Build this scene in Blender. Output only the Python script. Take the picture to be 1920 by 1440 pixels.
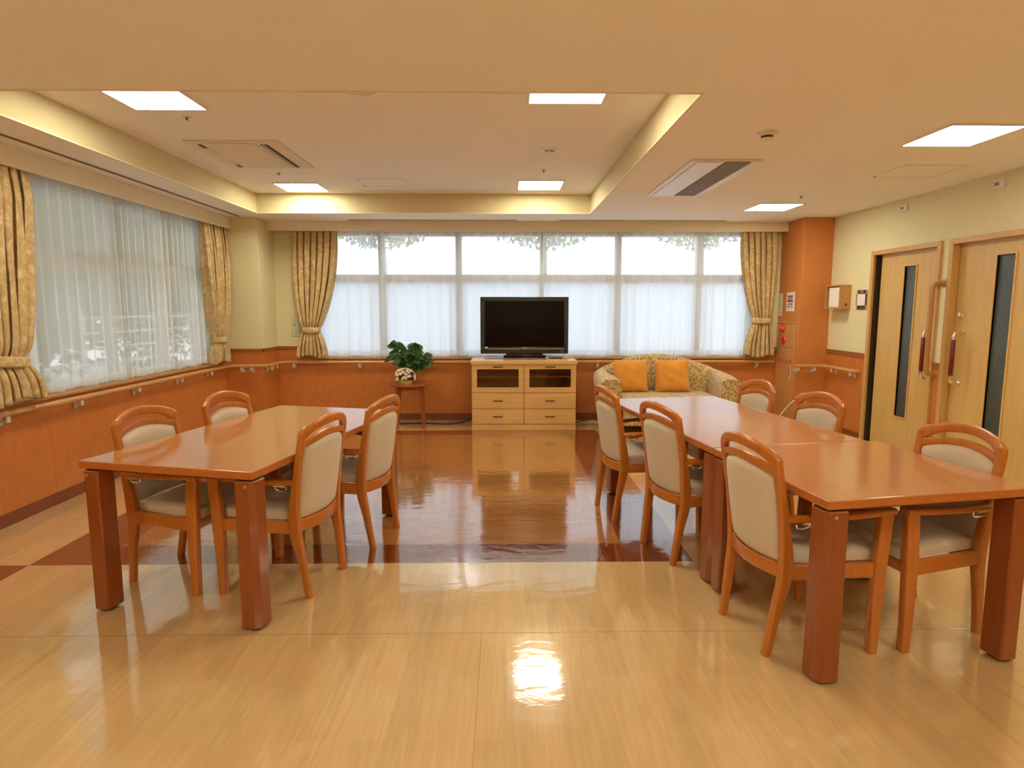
import bpy, bmesh, math, random
from mathutils import Vector, Matrix
random.seed(7)
for o in list(bpy.data.objects): bpy.data.objects.remove(o, do_unlink=True)
SC = bpy.context.scene
COL = SC.collection
PI = math.pi
R = math.radians

# ------------------------------------------------------------------ camera
FPX = 1085.0
PITCH = math.atan((700 - 576) / FPX)
YAW = math.atan(16 / FPX * math.cos(PITCH))
cd = bpy.data.cameras.new('camera'); cam = bpy.data.objects.new('camera', cd); COL.objects.link(cam)
cd.sensor_width = 36.0; cd.lens = FPX / 1920 * 36.0; cd.shift_y = -20 / 1920; cd.clip_end = 200
cam.location = (0, 0, 1.45); cam.rotation_euler = (PI / 2 - PITCH, 0, -YAW)
SC.camera = cam
# ------------------------------------------------------------------ exposure, world
SC.view_settings.view_transform = 'Standard'; SC.view_settings.look = 'None'
SC.view_settings.gamma = 1.0; SC.view_settings.exposure = 0.52; SC.view_settings.use_curve_mapping = False
SKY = 3.8          # overcast daylight outside the windows
PANEL = 23.0       # ceiling light diffusers
PANEL_COL = (1.0, 0.95, 0.72)
w = bpy.data.worlds.new('overcast_sky'); SC.world = w; w.use_nodes = True
bg = w.node_tree.nodes['Background']; bg.inputs[0].default_value = (0.90, 0.95, 1.0, 1); bg.inputs[1].default_value = SKY
def portal(loc, rot, sx, sy):
    l = bpy.data.lights.new('window_daylight', 'AREA'); l.shape = 'RECTANGLE'; l.size = sx; l.size_y = sy
    l.cycles.is_portal = True
    o = bpy.data.objects.new('window_daylight', l); COL.objects.link(o); o.location = loc; o.rotation_euler = rot
portal((0.43, 7.75, 1.58), (-PI / 2, 0, 0), 6.0, 1.7)
portal((-3.75, 4.99, 1.58), (0, -PI / 2, 0), 1.7, 3.5)

# ------------------------------------------------------------------ material helpers
def new_mat(name):
    m = bpy.data.materials.new(name); m.use_nodes = True
    nt = m.node_tree; nt.nodes.clear()
    out = nt.nodes.new('ShaderNodeOutputMaterial')
    return m, nt, out
def N(nt, typ, **kw):
    n = nt.nodes.new(typ)
    for k, v in kw.items():
        if k in n.inputs: n.inputs[k].default_value = v
        else: setattr(n, k, v)
    return n
def c4(c): return (c[0], c[1], c[2], 1)
def coords(nt, scale=(1, 1, 1), kind='Object'):
    tc = N(nt, 'ShaderNodeTexCoord'); mp = N(nt, 'ShaderNodeMapping'); mp.inputs['Scale'].default_value = scale
    nt.links.new(tc.outputs[kind], mp.inputs['Vector']); return mp.outputs['Vector'], tc
def ramp(nt, fac, c1, c2, a=0.3, b=0.7):
    r = N(nt, 'ShaderNodeValToRGB'); e = r.color_ramp.elements
    e[0].position = a; e[1].position = b; e[0].color = c4(c1); e[1].color = c4(c2)
    nt.links.new(fac, r.inputs['Fac']); return r.outputs['Color']
def bump(nt, h, strength, dist, bsdf):
    b = N(nt, 'ShaderNodeBump'); b.inputs['Strength'].default_value = strength; b.inputs['Distance'].default_value = dist
    nt.links.new(h, b.inputs['Height']); nt.links.new(b.outputs['Normal'], bsdf.inputs['Normal']); return b
def pbsdf(nt, out, rough=0.5, metal=0.0, coat=0.0, sheen=0.0, spec=0.5):
    b = N(nt, 'ShaderNodeBsdfPrincipled'); b.inputs['Roughness'].default_value = rough; b.inputs['Metallic'].default_value = metal
    b.inputs['Coat Weight'].default_value = coat; b.inputs['Coat Roughness'].default_value = 0.12
    b.inputs['Sheen Weight'].default_value = sheen; b.inputs['Specular IOR Level'].default_value = spec
    nt.links.new(b.outputs[0], out.inputs[0]); return b
def plain(name, col, rough=0.5, metal=0.0, var=0.06, scale=8.0, bmp=0.0, coat=0.0, sheen=0.0, spec=0.5):
    m, nt, out = new_mat(name); b = pbsdf(nt, out, rough, metal, coat, sheen, spec)
    v, _ = coords(nt); n = N(nt, 'ShaderNodeTexNoise'); n.inputs['Scale'].default_value = scale; n.inputs['Detail'].default_value = 4
    nt.links.new(v, n.inputs['Vector'])
    c = ramp(nt, n.outputs['Fac'], [x * (1 - var) for x in col], [min(1, x * (1 + var)) for x in col])
    nt.links.new(c, b.inputs['Base Color'])
    if bmp: bump(nt, n.outputs['Fac'], bmp, 0.01, b)
    return m
def wood(name, c1, c2, stretch=(1, 1, 14), scale=3.0, rough=0.35, coat=0.15, bmp=0.03):
    m, nt, out = new_mat(name); b = pbsdf(nt, out, rough, 0, coat)
    s = [scale * 14 / k if k != 1 else scale * 14 for k in stretch]
    v, _ = coords(nt, s)
    n = N(nt, 'ShaderNodeTexNoise'); n.inputs['Scale'].default_value = 1.0; n.inputs['Detail'].default_value = 6; n.inputs['Distortion'].default_value = 0.6
    nt.links.new(v, n.inputs['Vector'])
    nt.links.new(ramp(nt, n.outputs['Fac'], c1, c2, 0.3, 0.72), b.inputs['Base Color'])
    if bmp: bump(nt, n.outputs['Fac'], bmp, 0.004, b)
    return m
def emis(name, col, s):
    m, nt, out = new_mat(name); e = N(nt, 'ShaderNodeEmission'); e.inputs[0].default_value = c4(col); e.inputs[1].default_value = s
    nt.links.new(e.outputs[0], out.inputs[0]); return m

M = {}
M['chair_wood'] = wood('chair_beech', (0.46, 0.135, 0.016), (0.56, 0.180, 0.024), (1, 1, 9), 4, 0.28, 0.35)
M['table_leg'] = wood('table_leg_wood', (0.25, 0.056, 0.008), (0.32, 0.076, 0.011), (1, 1, 9), 4, 0.35, 0.2)
M['table_top'] = wood('table_top_wood', (0.45, 0.158, 0.026), (0.51, 0.188, 0.036), (9, 1, 1), 5, 0.45, 1.0, 0.015)
for n_ in M['table_top'].node_tree.nodes:
    if n_.type == 'BSDF_PRINCIPLED': n_.inputs['Coat Roughness'].default_value = 0.11; n_.inputs['Coat IOR'].default_value = 1.8; n_.inputs['Specular IOR Level'].default_value = 0.25
M['edge_wood'] = wood('table_edge_wood', (0.44, 0.13, 0.022), (0.52, 0.16, 0.03), (9, 1, 1), 5, 0.3, 0.2)
M['side_wood'] = wood('side_table_wood', (0.30, 0.062, 0.012), (0.40, 0.09, 0.016), (1, 1, 9), 4, 0.3, 0.2)
M['pale_wood'] = wood('pale_cabinet_wood', (0.66, 0.38, 0.125), (0.78, 0.47, 0.17), (10, 1, 1), 2.2, 0.32, 0.15)
M['rail_wood'] = wood('handrail_wood', (0.55, 0.27, 0.09), (0.68, 0.36, 0.13), (1, 8, 1), 5, 0.3, 0.3)
M['frame_wood'] = wood('door_frame_wood', (0.56, 0.32, 0.10), (0.66, 0.39, 0.13), (1, 1, 9), 4, 0.4, 0.1)
M['door_wood'] = wood('door_leaf_wood', (0.60, 0.38, 0.125), (0.68, 0.44, 0.15), (1, 1, 12), 2, 0.42, 0.1)
M['sill_wood'] = wood('sill_wood', (0.46, 0.21, 0.06), (0.56, 0.27, 0.08), (1, 9, 1), 5, 0.35, 0.1)
M['dark_trim'] = plain('dark_trim', (0.34, 0.10, 0.025), 0.45)
M['base'] = plain('baseboard_vinyl', (0.22, 0.055, 0.016), 0.5)
M['orange'] = plain('orange_wall_panel', (0.60, 0.215, 0.055), 0.5, var=0.05, scale=30)
M['ceiling'] = plain('ceiling_paper', (0.93, 0.89, 0.80), 0.85, var=0.02, scale=60, bmp=0.05)
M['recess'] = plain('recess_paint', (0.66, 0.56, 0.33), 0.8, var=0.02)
M['fascia'] = plain('fascia_paint', (0.84, 0.74, 0.56), 0.7, var=0.02)
M['white_plastic'] = plain('white_plastic', (0.78, 0.74, 0.66), 0.4, var=0.02)
M['cream_plate'] = plain('cream_plate', (0.62, 0.60, 0.42), 0.45, var=0.03)
M['grille'] = plain('grey_grille', (0.30, 0.25, 0.20), 0.6, var=0.2, scale=120)
M['dark'] = plain('dark_slot', (0.035, 0.022, 0.012), 0.6, var=0.1)
M['black'] = plain('black_gloss', (0.008, 0.008, 0.009), 0.16, var=0.1)
M['black_frame'] = plain('black_bezel', (0.022, 0.024, 0.024), 0.25, var=0.1)
M['sign_dark'] = plain('dark_brown_bars', (0.055, 0.028, 0.024), 0.4)
M['bar_wood'] = wood('grab_bar_wood', (0.44, 0.20, 0.06), (0.54, 0.26, 0.085), (1, 1, 9), 4, 0.3, 0.3)
M['screen'] = plain('black_screen', (0.004, 0.003, 0.003), 0.12, var=0.1, spec=0.15)
M['silver'] = plain('silver_metal', (0.62, 0.60, 0.58), 0.3, metal=0.9, var=0.03)
M['chrome'] = plain('chrome', (0.85, 0.83, 0.80), 0.12, metal=1.0, var=0.01)
M['bracket'] = plain('grey_bracket', (0.70, 0.66, 0.58), 0.35, metal=0.2, var=0.05)
M['maroon'] = plain('maroon_grip', (0.16, 0.014, 0.008), 0.3, var=0.1, coat=0.3)
M['bronze'] = plain('bronze_pull', (0.12, 0.06, 0.025), 0.4, metal=0.5, var=0.1)
M['red'] = plain('red_plastic', (0.75, 0.02, 0.025), 0.2, var=0.05, coat=0.5)
M['red_paint'] = plain('red_paint', (0.60, 0.05, 0.02), 0.5, var=0.1)
M['sign_red'] = plain('sign_dark_red', (0.28, 0.012, 0.02), 0.5, var=0.05)
M['paper'] = plain('white_paper', (0.82, 0.78, 0.74), 0.6, var=0.02)
M['ink'] = plain('black_ink', (0.03, 0.025, 0.025), 0.6)
M['green_sw'] = plain('green_plastic', (0.02, 0.10, 0.045), 0.4)
M['hyd_panel'] = plain('hydrant_door_paint', (0.62, 0.29, 0.095), 0.45, var=0.03)
M['rubber'] = plain('black_rubber', (0.03, 0.02, 0.015), 0.7)
M['leaf'] = plain('glossy_leaf', (0.030, 0.095, 0.012), 0.4, var=0.6, scale=14, coat=0.1)
M['stem'] = plain('woody_stem', (0.12, 0.07, 0.03), 0.7)
M['blossom'] = plain('cream_pink_blossom', (0.88, 0.70, 0.56), 0.6, var=0.14, scale=40)
M['basket'] = plain('yellow_basket', (0.68, 0.47, 0.16), 0.6, var=0.2, scale=60, bmp=0.3)
M['alu'] = plain('window_aluminium', (0.60, 0.62, 0.64), 0.5, metal=0.2)
M['cable_w'] = plain('white_cable', (0.80, 0.70, 0.58), 0.4)
M['outleaf'] = plain('garden_leaf', (0.10, 0.22, 0.045), 0.6, var=0.5, scale=3)
M['outdark'] = plain('hedge_core', (0.020, 0.035, 0.014), 0.9, var=0.4, scale=5)
M['ground'] = plain('garden_paving', (0.36, 0.36, 0.34), 0.8, var=0.2, scale=3)
M['outwall'] = plain('white_render', (0.80, 0.80, 0.78), 0.8)
M['pillow'] = plain('orange_pillow_cloth', (0.72, 0.29, 0.03), 0.85, var=0.10, scale=9, bmp=0.25, sheen=0.3)
M['panel'] = emis('lit_diffuser', PANEL_COL, PANEL)

def wall_mat():
    m, nt, out = new_mat('cream_wallpaper_over_orange_dado'); b = pbsdf(nt, out, 0.6)
    v, tc = coords(nt)
    sep = N(nt, 'ShaderNodeSeparateXYZ'); geo = N(nt, 'ShaderNodeNewGeometry'); nt.links.new(geo.outputs['Position'], sep.inputs[0])
    lt = N(nt, 'ShaderNodeMath', operation='LESS_THAN'); lt.inputs[1].default_value = 0.935; nt.links.new(sep.outputs['Z'], lt.inputs[0])
    n = N(nt, 'ShaderNodeTexNoise'); n.inputs['Scale'].default_value = 40; n.inputs['Detail'].default_value = 5; nt.links.new(v, n.inputs['Vector'])
    v2, _ = coords(nt, (9, 9, 4)); n2 = N(nt, 'ShaderNodeTexNoise'); n2.inputs['Scale'].default_value = 2; n2.inputs['Detail'].default_value = 5; nt.links.new(v2, n2.inputs['Vector'])
    cream = ramp(nt, n.outputs['Fac'], (0.74, 0.66, 0.41), (0.78, 0.70, 0.44))
    dado = ramp(nt, n2.outputs['Fac'], (0.54, 0.168, 0.036), (0.61, 0.200, 0.046))
    # sheet joints of the panelling every 0.9 m
    add = N(nt, 'ShaderNodeMath', operation='ADD'); nt.links.new(sep.outputs['X'], add.inputs[0]); nt.links.new(sep.outputs['Y'], add.inputs[1])
    mod = N(nt, 'ShaderNodeMath', operation='PINGPONG'); mod.inputs[1].default_value = 0.45; nt.links.new(add.outputs[0], mod.inputs[0])
    j = N(nt, 'ShaderNodeMath', operation='LESS_THAN'); j.inputs[1].default_value = 0.0025; nt.links.new(mod.outputs[0], j.inputs[0])
    mj = N(nt, 'ShaderNodeMixRGB'); mj.inputs['Color2'].default_value = (0.45, 0.13, 0.027, 1); nt.links.new(j.outputs[0], mj.inputs['Fac']); nt.links.new(dado, mj.inputs['Color1'])
    mx = N(nt, 'ShaderNodeMixRGB'); nt.links.new(lt.outputs[0], mx.inputs['Fac']); nt.links.new(cream, mx.inputs['Color1']); nt.links.new(mj.outputs[0], mx.inputs['Color2'])
    nt.links.new(mx.outputs[0], b.inputs['Base Color'])
    rr = N(nt, 'ShaderNodeMapRange'); rr.inputs['To Min'].default_value = 0.8; rr.inputs['To Max'].default_value = 0.42; nt.links.new(lt.outputs[0], rr.inputs['Value']); nt.links.new(rr.outputs[0], b.inputs['Roughness'])
    bump(nt, n.outputs['Fac'], 0.05, 0.003, b)
    return m
M['wall'] = wall_mat()

def floor_mat():
    m, nt, out = new_mat('vinyl_wood_floor'); b = pbsdf(nt, out, 0.13, spec=0.55)
    b.inputs['Coat Weight'].default_value = 1.0; b.inputs['Coat Roughness'].default_value = 0.065; b.inputs['Coat IOR'].default_value = 2.15
    L = nt.links
    tc = N(nt, 'ShaderNodeTexCoord'); sep = N(nt, 'ShaderNodeSeparateXYZ'); L.new(tc.outputs['Object'], sep.inputs[0])
    def m2(op, a, bb):
        n = N(nt, 'ShaderNodeMath', operation=op)
        for i, x in enumerate((a, bb)):
            if isinstance(x, (int, float)): n.inputs[i].default_value = x
            else: L.new(x, n.inputs[i])
        return n.outputs[0]
    X, Y = sep.outputs['X'], sep.outputs['Y']
    def rect(x0, x1, y0, y1):
        a = m2('MULTIPLY', m2('GREATER_THAN', X, x0), m2('LESS_THAN', X, x1))
        c = m2('MULTIPLY', m2('GREATER_THAN', Y, y0), m2('LESS_THAN', Y, y1)); return m2('MULTIPLY', a, c)
    outer = rect(-2.685, 1.088, 3.165, 6.745); inner = rect(-2.33, 0.722, 3.425, 6.50)
    corner = rect(-9, -2.685, -9, 3.165); corner2 = rect(-9, -2.685, 3.165, 3.166)
    def noise(scale, det=6, dist=0.6, vec=(1, 1, 1)):
        mp = N(nt, 'ShaderNodeMapping'); mp.inputs['Scale'].default_value = vec; L.new(tc.outputs['Object'], mp.inputs['Vector'])
        n = N(nt, 'ShaderNodeTexNoise'); n.inputs['Scale'].default_value = scale; n.inputs['Detail'].default_value = det; n.inputs['Distortion'].default_value = dist
        L.new(mp.outputs['Vector'], n.inputs['Vector']); return n.outputs['Fac']
    g = noise(1.0, 8, 1.6, (38, 2.6, 1))
    gx = noise(1.0, 8, 1.2, (3.0, 22, 1))
    blotch = noise(1.3, 3, 0.5)
    # narrow strips of slightly different tone in the light floor
    br = N(nt, 'ShaderNodeTexBrick'); br.offset = 0.37; br.inputs['Scale'].default_value = 1.0
    br.inputs['Mortar Size'].default_value = 0.0; br.inputs['Brick Width'].default_value = 0.9; br.inputs['Row Height'].default_value = 0.1
    br.inputs['Color1'].default_value = (0, 0, 0, 1); br.inputs['Color2'].default_value = (1, 1, 1, 1)
    mp = N(nt, 'ShaderNodeMapping'); mp.inputs['Rotation'].default_value = (0, 0, PI / 2); L.new(tc.outputs['Object'], mp.inputs['Vector']); L.new(mp.outputs[0], br.inputs['Vector'])
    br2 = N(nt, 'ShaderNodeTexBrick'); br2.offset = 0.43; br2.inputs['Scale'].default_value = 1.0
    br2.inputs['Mortar Size'].default_value = 0.0012; br2.inputs['Brick Width'].default_value = 0.9; br2.inputs['Row Height'].default_value = 0.15
    br2.inputs['Color1'].default_value = (0.40, 0.165, 0.040, 1); br2.inputs['Color2'].default_value = (0.47, 0.205, 0.055, 1); br2.inputs['Mortar'].default_value = (0.34, 0.13, 0.03, 1)
    L.new(tc.outputs['Object'], br2.inputs['Vector'])
    light = ramp(nt, g, (0.655, 0.425, 0.195), (0.735, 0.515, 0.265), 0.28, 0.72)
    tint = N(nt, 'ShaderNodeMixRGB', blend_type='MULTIPLY'); tint.inputs['Fac'].default_value = 0.10
    L.new(light, tint.inputs['Color1']); L.new(br.outputs['Color'], tint.inputs['Color2'])
    tint2 = N(nt, 'ShaderNodeMixRGB', blend_type='MULTIPLY'); tint2.inputs['Fac'].default_value = 0.5
    L.new(tint.outputs[0], tint2.inputs['Color1']); L.new(ramp(nt, blotch, (0.86, 0.80, 0.72), (1, 1, 1), 0.35, 0.65), tint2.inputs['Color2'])
    midc = N(nt, 'ShaderNodeMixRGB', blend_type='MULTIPLY'); midc.inputs['Fac'].default_value = 0.6
    L.new(br2.outputs['Color'], midc.inputs['Color1']); L.new(ramp(nt, gx, (0.75, 0.68, 0.6), (1, 1, 1), 0.3, 0.7), midc.inputs['Color2'])
    dark = ramp(nt, gx, (0.155, 0.030, 0.006), (0.215, 0.048, 0.010), 0.3, 0.7)
    a = N(nt, 'ShaderNodeMixRGB'); L.new(outer, a.inputs['Fac']); L.new(tint2.outputs[0], a.inputs['Color1']); L.new(dark, a.inputs['Color2'])
    bb = N(nt, 'ShaderNodeMixRGB'); L.new(inner, bb.inputs['Fac']); L.new(a.outputs[0], bb.inputs['Color1']); L.new(midc.outputs[0], bb.inputs['Color2'])
    cc = N(nt, 'ShaderNodeMixRGB'); L.new(corner, cc.inputs['Fac']); L.new(bb.outputs[0], cc.inputs['Color1']); L.new(dark, cc.inputs['Color2'])
    # seams of the vinyl sheets
    seam = m2('LESS_THAN', m2('ABSOLUTE', m2('SUBTRACT', Y, 2.446), 0), 0.003)
    px = m2('PINGPONG', m2('ADD', X, 0.10), 0.91); sx = m2('MULTIPLY', m2('LESS_THAN', px, 0.0018), m2('LESS_THAN', Y, 2.446))
    sm = m2('MAXIMUM', seam, sx)
    dd = N(nt, 'ShaderNodeMixRGB'); L.new(m2('MULTIPLY', sm, 0.45), dd.inputs['Fac']); L.new(cc.outputs[0], dd.inputs['Color1']); dd.inputs['Color2'].default_value = (0.34, 0.14, 0.04, 1)
    L.new(dd.outputs[0], b.inputs['Base Color'])
    rip = noise(15.0, 3, 0.5, (0.45, 1.0, 1)); rip2 = noise(1.6, 2, 0.2)
    h = m2('ADD', m2('MULTIPLY', rip, 0.35), m2('MULTIPLY', rip2, 1.0)); h = m2('SUBTRACT', h, m2('MULTIPLY', sm, 0.2))
    bump(nt, h, 0.26, 0.012, b); L.new(b.inputs['Normal'].links[0].from_socket, b.inputs['Coat Normal'])
    return m
M['floor'] = floor_mat()

def cloth_mat(name, c1, c2, scale=60, weave=0.15, rough=0.9):
    m, nt, out = new_mat(name); b = pbsdf(nt, out, rough, sheen=0.25, spec=0.2)
    v, _ = coords(nt); n = N(nt, 'ShaderNodeTexNoise'); n.inputs['Scale'].default_value = scale; n.inputs['Detail'].default_value = 3; nt.links.new(v, n.inputs['Vector'])
    nt.links.new(ramp(nt, n.outputs['Fac'], c1, c2), b.inputs['Base Color']); bump(nt, n.outputs['Fac'], weave, 0.002, b)
    return m
M['beige'] = cloth_mat('beige_upholstery', (0.57, 0.46, 0.35), (0.68, 0.565, 0.44), 260)
def damask(name, c1, c2, c3, scale):
    m, nt, out = new_mat(name); b = pbsdf(nt, out, 0.55, sheen=0.2, spec=0.35)
    v, _ = coords(nt); n = N(nt, 'ShaderNodeTexNoise'); n.inputs['Scale'].default_value = scale; n.inputs['Detail'].default_value = 5; n.inputs['Distortion'].default_value = 1.5; nt.links.new(v, n.inputs['Vector'])
    r = N(nt, 'ShaderNodeValToRGB'); e = r.color_ramp.elements; e[0].position = 0.38; e[0].color = c4(c1); e[1].position = 0.52; e[1].color = c4(c2)
    x = e.new(0.66); x.color = c4(c3); nt.links.new(n.outputs['Fac'], r.inputs['Fac']); nt.links.new(r.outputs['Color'], b.inputs['Base Color'])
    bump(nt, n.outputs['Fac'], 0.2, 0.004, b)
    return m
M['drape'] = damask('gold_damask', (0.52, 0.35, 0.15), (0.60, 0.42, 0.19), (0.74, 0.56, 0.29), 13)
M['sofa'] = None
def sofa_mat():
    m, nt, out = new_mat('leaf_print_tapestry'); b = pbsdf(nt, out, 0.75, sheen=0.4, spec=0.25)
    v, _ = coords(nt, (34, 34, 28)); vo = N(nt, 'ShaderNodeTexVoronoi'); vo.inputs['Scale'].default_value = 1.0; nt.links.new(v, vo.inputs['Vector'])
    n = N(nt, 'ShaderNodeTexNoise'); n.inputs['Scale'].default_value = 3; nt.links.new(v, n.inputs['Vector'])
    r = ramp(nt, vo.outputs['Distance'], (0.36, 0.19, 0.06), (0.66, 0.49, 0.24), 0.25, 0.62)
    mx = N(nt, 'ShaderNodeMixRGB', blend_type='MULTIPLY'); mx.inputs['Fac'].default_value = 0.5; nt.links.new(r, mx.inputs['Color1'])
    nt.links.new(ramp(nt, n.outputs['Fac'], (0.8, 0.72, 0.5), (1, 1, 1)), mx.inputs['Color2']); nt.links.new(mx.outputs[0], b.inputs['Base Color'])
    return m
M['sofa'] = sofa_mat()
def sheer_mat(name, alpha):
    m, nt, out = new_mat(name); L = nt.links
    tr = N(nt, 'ShaderNodeBsdfTransparent'); tr.inputs[0].default_value = (0.97, 0.98, 1, 1)
    tl = N(nt, 'ShaderNodeBsdfTranslucent'); tl.inputs[0].default_value = (0.93, 0.93, 0.93, 1)
    df = N(nt, 'ShaderNodeBsdfDiffuse'); df.inputs[0].default_value = (0.84, 0.80, 0.74, 1)
    a = N(nt, 'ShaderNodeMixShader'); a.inputs[0].default_value = 0.40; L.new(tl.outputs[0], a.inputs[1]); L.new(df.outputs[0], a.inputs[2])
    v, _ = coords(nt, (1, 1, 1)); n = N(nt, 'ShaderNodeTexNoise'); n.inputs['Scale'].default_value = 6; L.new(v, n.inputs['Vector'])
    # the weave closes up where a fold is seen edge-on
    lw = N(nt, 'ShaderNodeLayerWeight'); lw.inputs['Blend'].default_value = 0.35
    mr = N(nt, 'ShaderNodeMapRange'); mr.inputs['To Min'].default_value = alpha; mr.inputs['To Max'].default_value = min(0.97, alpha + 0.4); L.new(lw.outputs['Facing'], mr.inputs['Value'])
    b = N(nt, 'ShaderNodeMixShader'); L.new(mr.outputs[0], b.inputs[0]); L.new(tr.outputs[0], b.inputs[1]); L.new(a.outputs[0], b.inputs[2])
    L.new(b.outputs[0], out.inputs[0]); return m
M['sheer'] = sheer_mat('white_sheer_voile', 0.66)
M['hem'] = sheer_mat('white_sheer_hem', 0.88)
def glass_mat(name, frosted):
    m, nt, out = new_mat(name); L = nt.links
    tr = N(nt, 'ShaderNodeBsdfTransparent'); tr.inputs[0].default_value = (0.94, 0.97, 0.98, 1)
    gl = N(nt, 'ShaderNodeBsdfGlossy'); gl.inputs['Roughness'].default_value = 0.02
    fr = N(nt, 'ShaderNodeFresnel'); fr.inputs['IOR'].default_value = 1.45
    mul = N(nt, 'ShaderNodeMath', operation='MULTIPLY'); mul.inputs[1].default_value = 0.8; L.new(fr.outputs[0], mul.inputs[0])
    a = N(nt, 'ShaderNodeMixShader'); L.new(mul.outputs[0], a.inputs[0]); L.new(tr.outputs[0], a.inputs[1]); L.new(gl.outputs[0], a.inputs[2])
    if frosted:
        tl = N(nt, 'ShaderNodeBsdfTranslucent'); tl.inputs[0].default_value = (0.60, 0.635, 0.68, 1)
        f = N(nt, 'ShaderNodeMixShader'); f.inputs[0].default_value = 0.85; L.new(a.outputs[0], f.inputs[1]); L.new(tl.outputs[0], f.inputs[2]); L.new(f.outputs[0], out.inputs[0])
    else: L.new(a.outputs[0], out.inputs[0])
    return m
M['glass'] = glass_mat('clear_glass', False); M['frost'] = glass_mat('frosted_glass', True)
def door_glass():
    m, nt, out = new_mat('wired_dark_glass'); b = pbsdf(nt, out, 0.28, spec=0.6)
    v, _ = coords(nt, (1, 1, 1)); wv = N(nt, 'ShaderNodeTexVoronoi'); wv.inputs['Scale'].default_value = 60; nt.links.new(v, wv.inputs['Vector'])
    n = N(nt, 'ShaderNodeTexNoise'); n.inputs['Scale'].default_value = 3; nt.links.new(v, n.inputs['Vector'])
    nt.links.new(ramp(nt, n.outputs['Fac'], (0.050, 0.062, 0.058), (0.085, 0.10, 0.095)), b.inputs['Base Color']); bump(nt, wv.outputs['Distance'], 0.5, 0.004, b); return m
M['door_glass'] = door_glass()
def cab_glass():
    m, nt, out = new_mat('smoked_cabinet_glass'); L = nt.links
    tr = N(nt, 'ShaderNodeBsdfTransparent'); tr.inputs[0].default_value = (0.72, 0.62, 0.54, 1)
    gl = N(nt, 'ShaderNodeBsdfGlossy'); gl.inputs['Roughness'].default_value = 0.03
    a = N(nt, 'ShaderNodeMixShader'); a.inputs[0].default_value = 0.06; L.new(tr.outputs[0], a.inputs[1]); L.new(gl.outputs[0], a.inputs[2]); L.new(a.outputs[0], out.inputs[0]); return m
M['cab_glass'] = cab_glass()

# ------------------------------------------------------------------ object helpers
def tag(o, label=None, cat=None, group=None, kind=None):
    if label: o['label'] = label
    if cat: o['category'] = cat
    if group: o['group'] = group
    if kind: o['kind'] = kind
    return o
def thing(name, label, cat, loc=(0, 0, 0), rz=0.0, group=None):
    o = bpy.data.objects.new(name, None); COL.objects.link(o); o.empty_display_size = 0.05
    o.location = loc; o.rotation_euler = (0, 0, rz); return tag(o, label, cat, group)
def struct_root(name, loc=(0, 0, 0)):
    o = bpy.data.objects.new(name, None); COL.objects.link(o); o.location = loc; o['kind'] = 'structure'; return o
def dup(root, loc, rz, label, group=None):
    r = root.copy(); COL.objects.link(r); r.location = loc; r.rotation_euler = (0, 0, rz); r['label'] = label
    if group: r['group'] = group
    for ch in list(root.children):
        c = ch.copy(); COL.objects.link(c); c.parent = r
        for g in list(ch.children):
            d = g.copy(); COL.objects.link(d); d.parent = c
    return r
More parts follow.
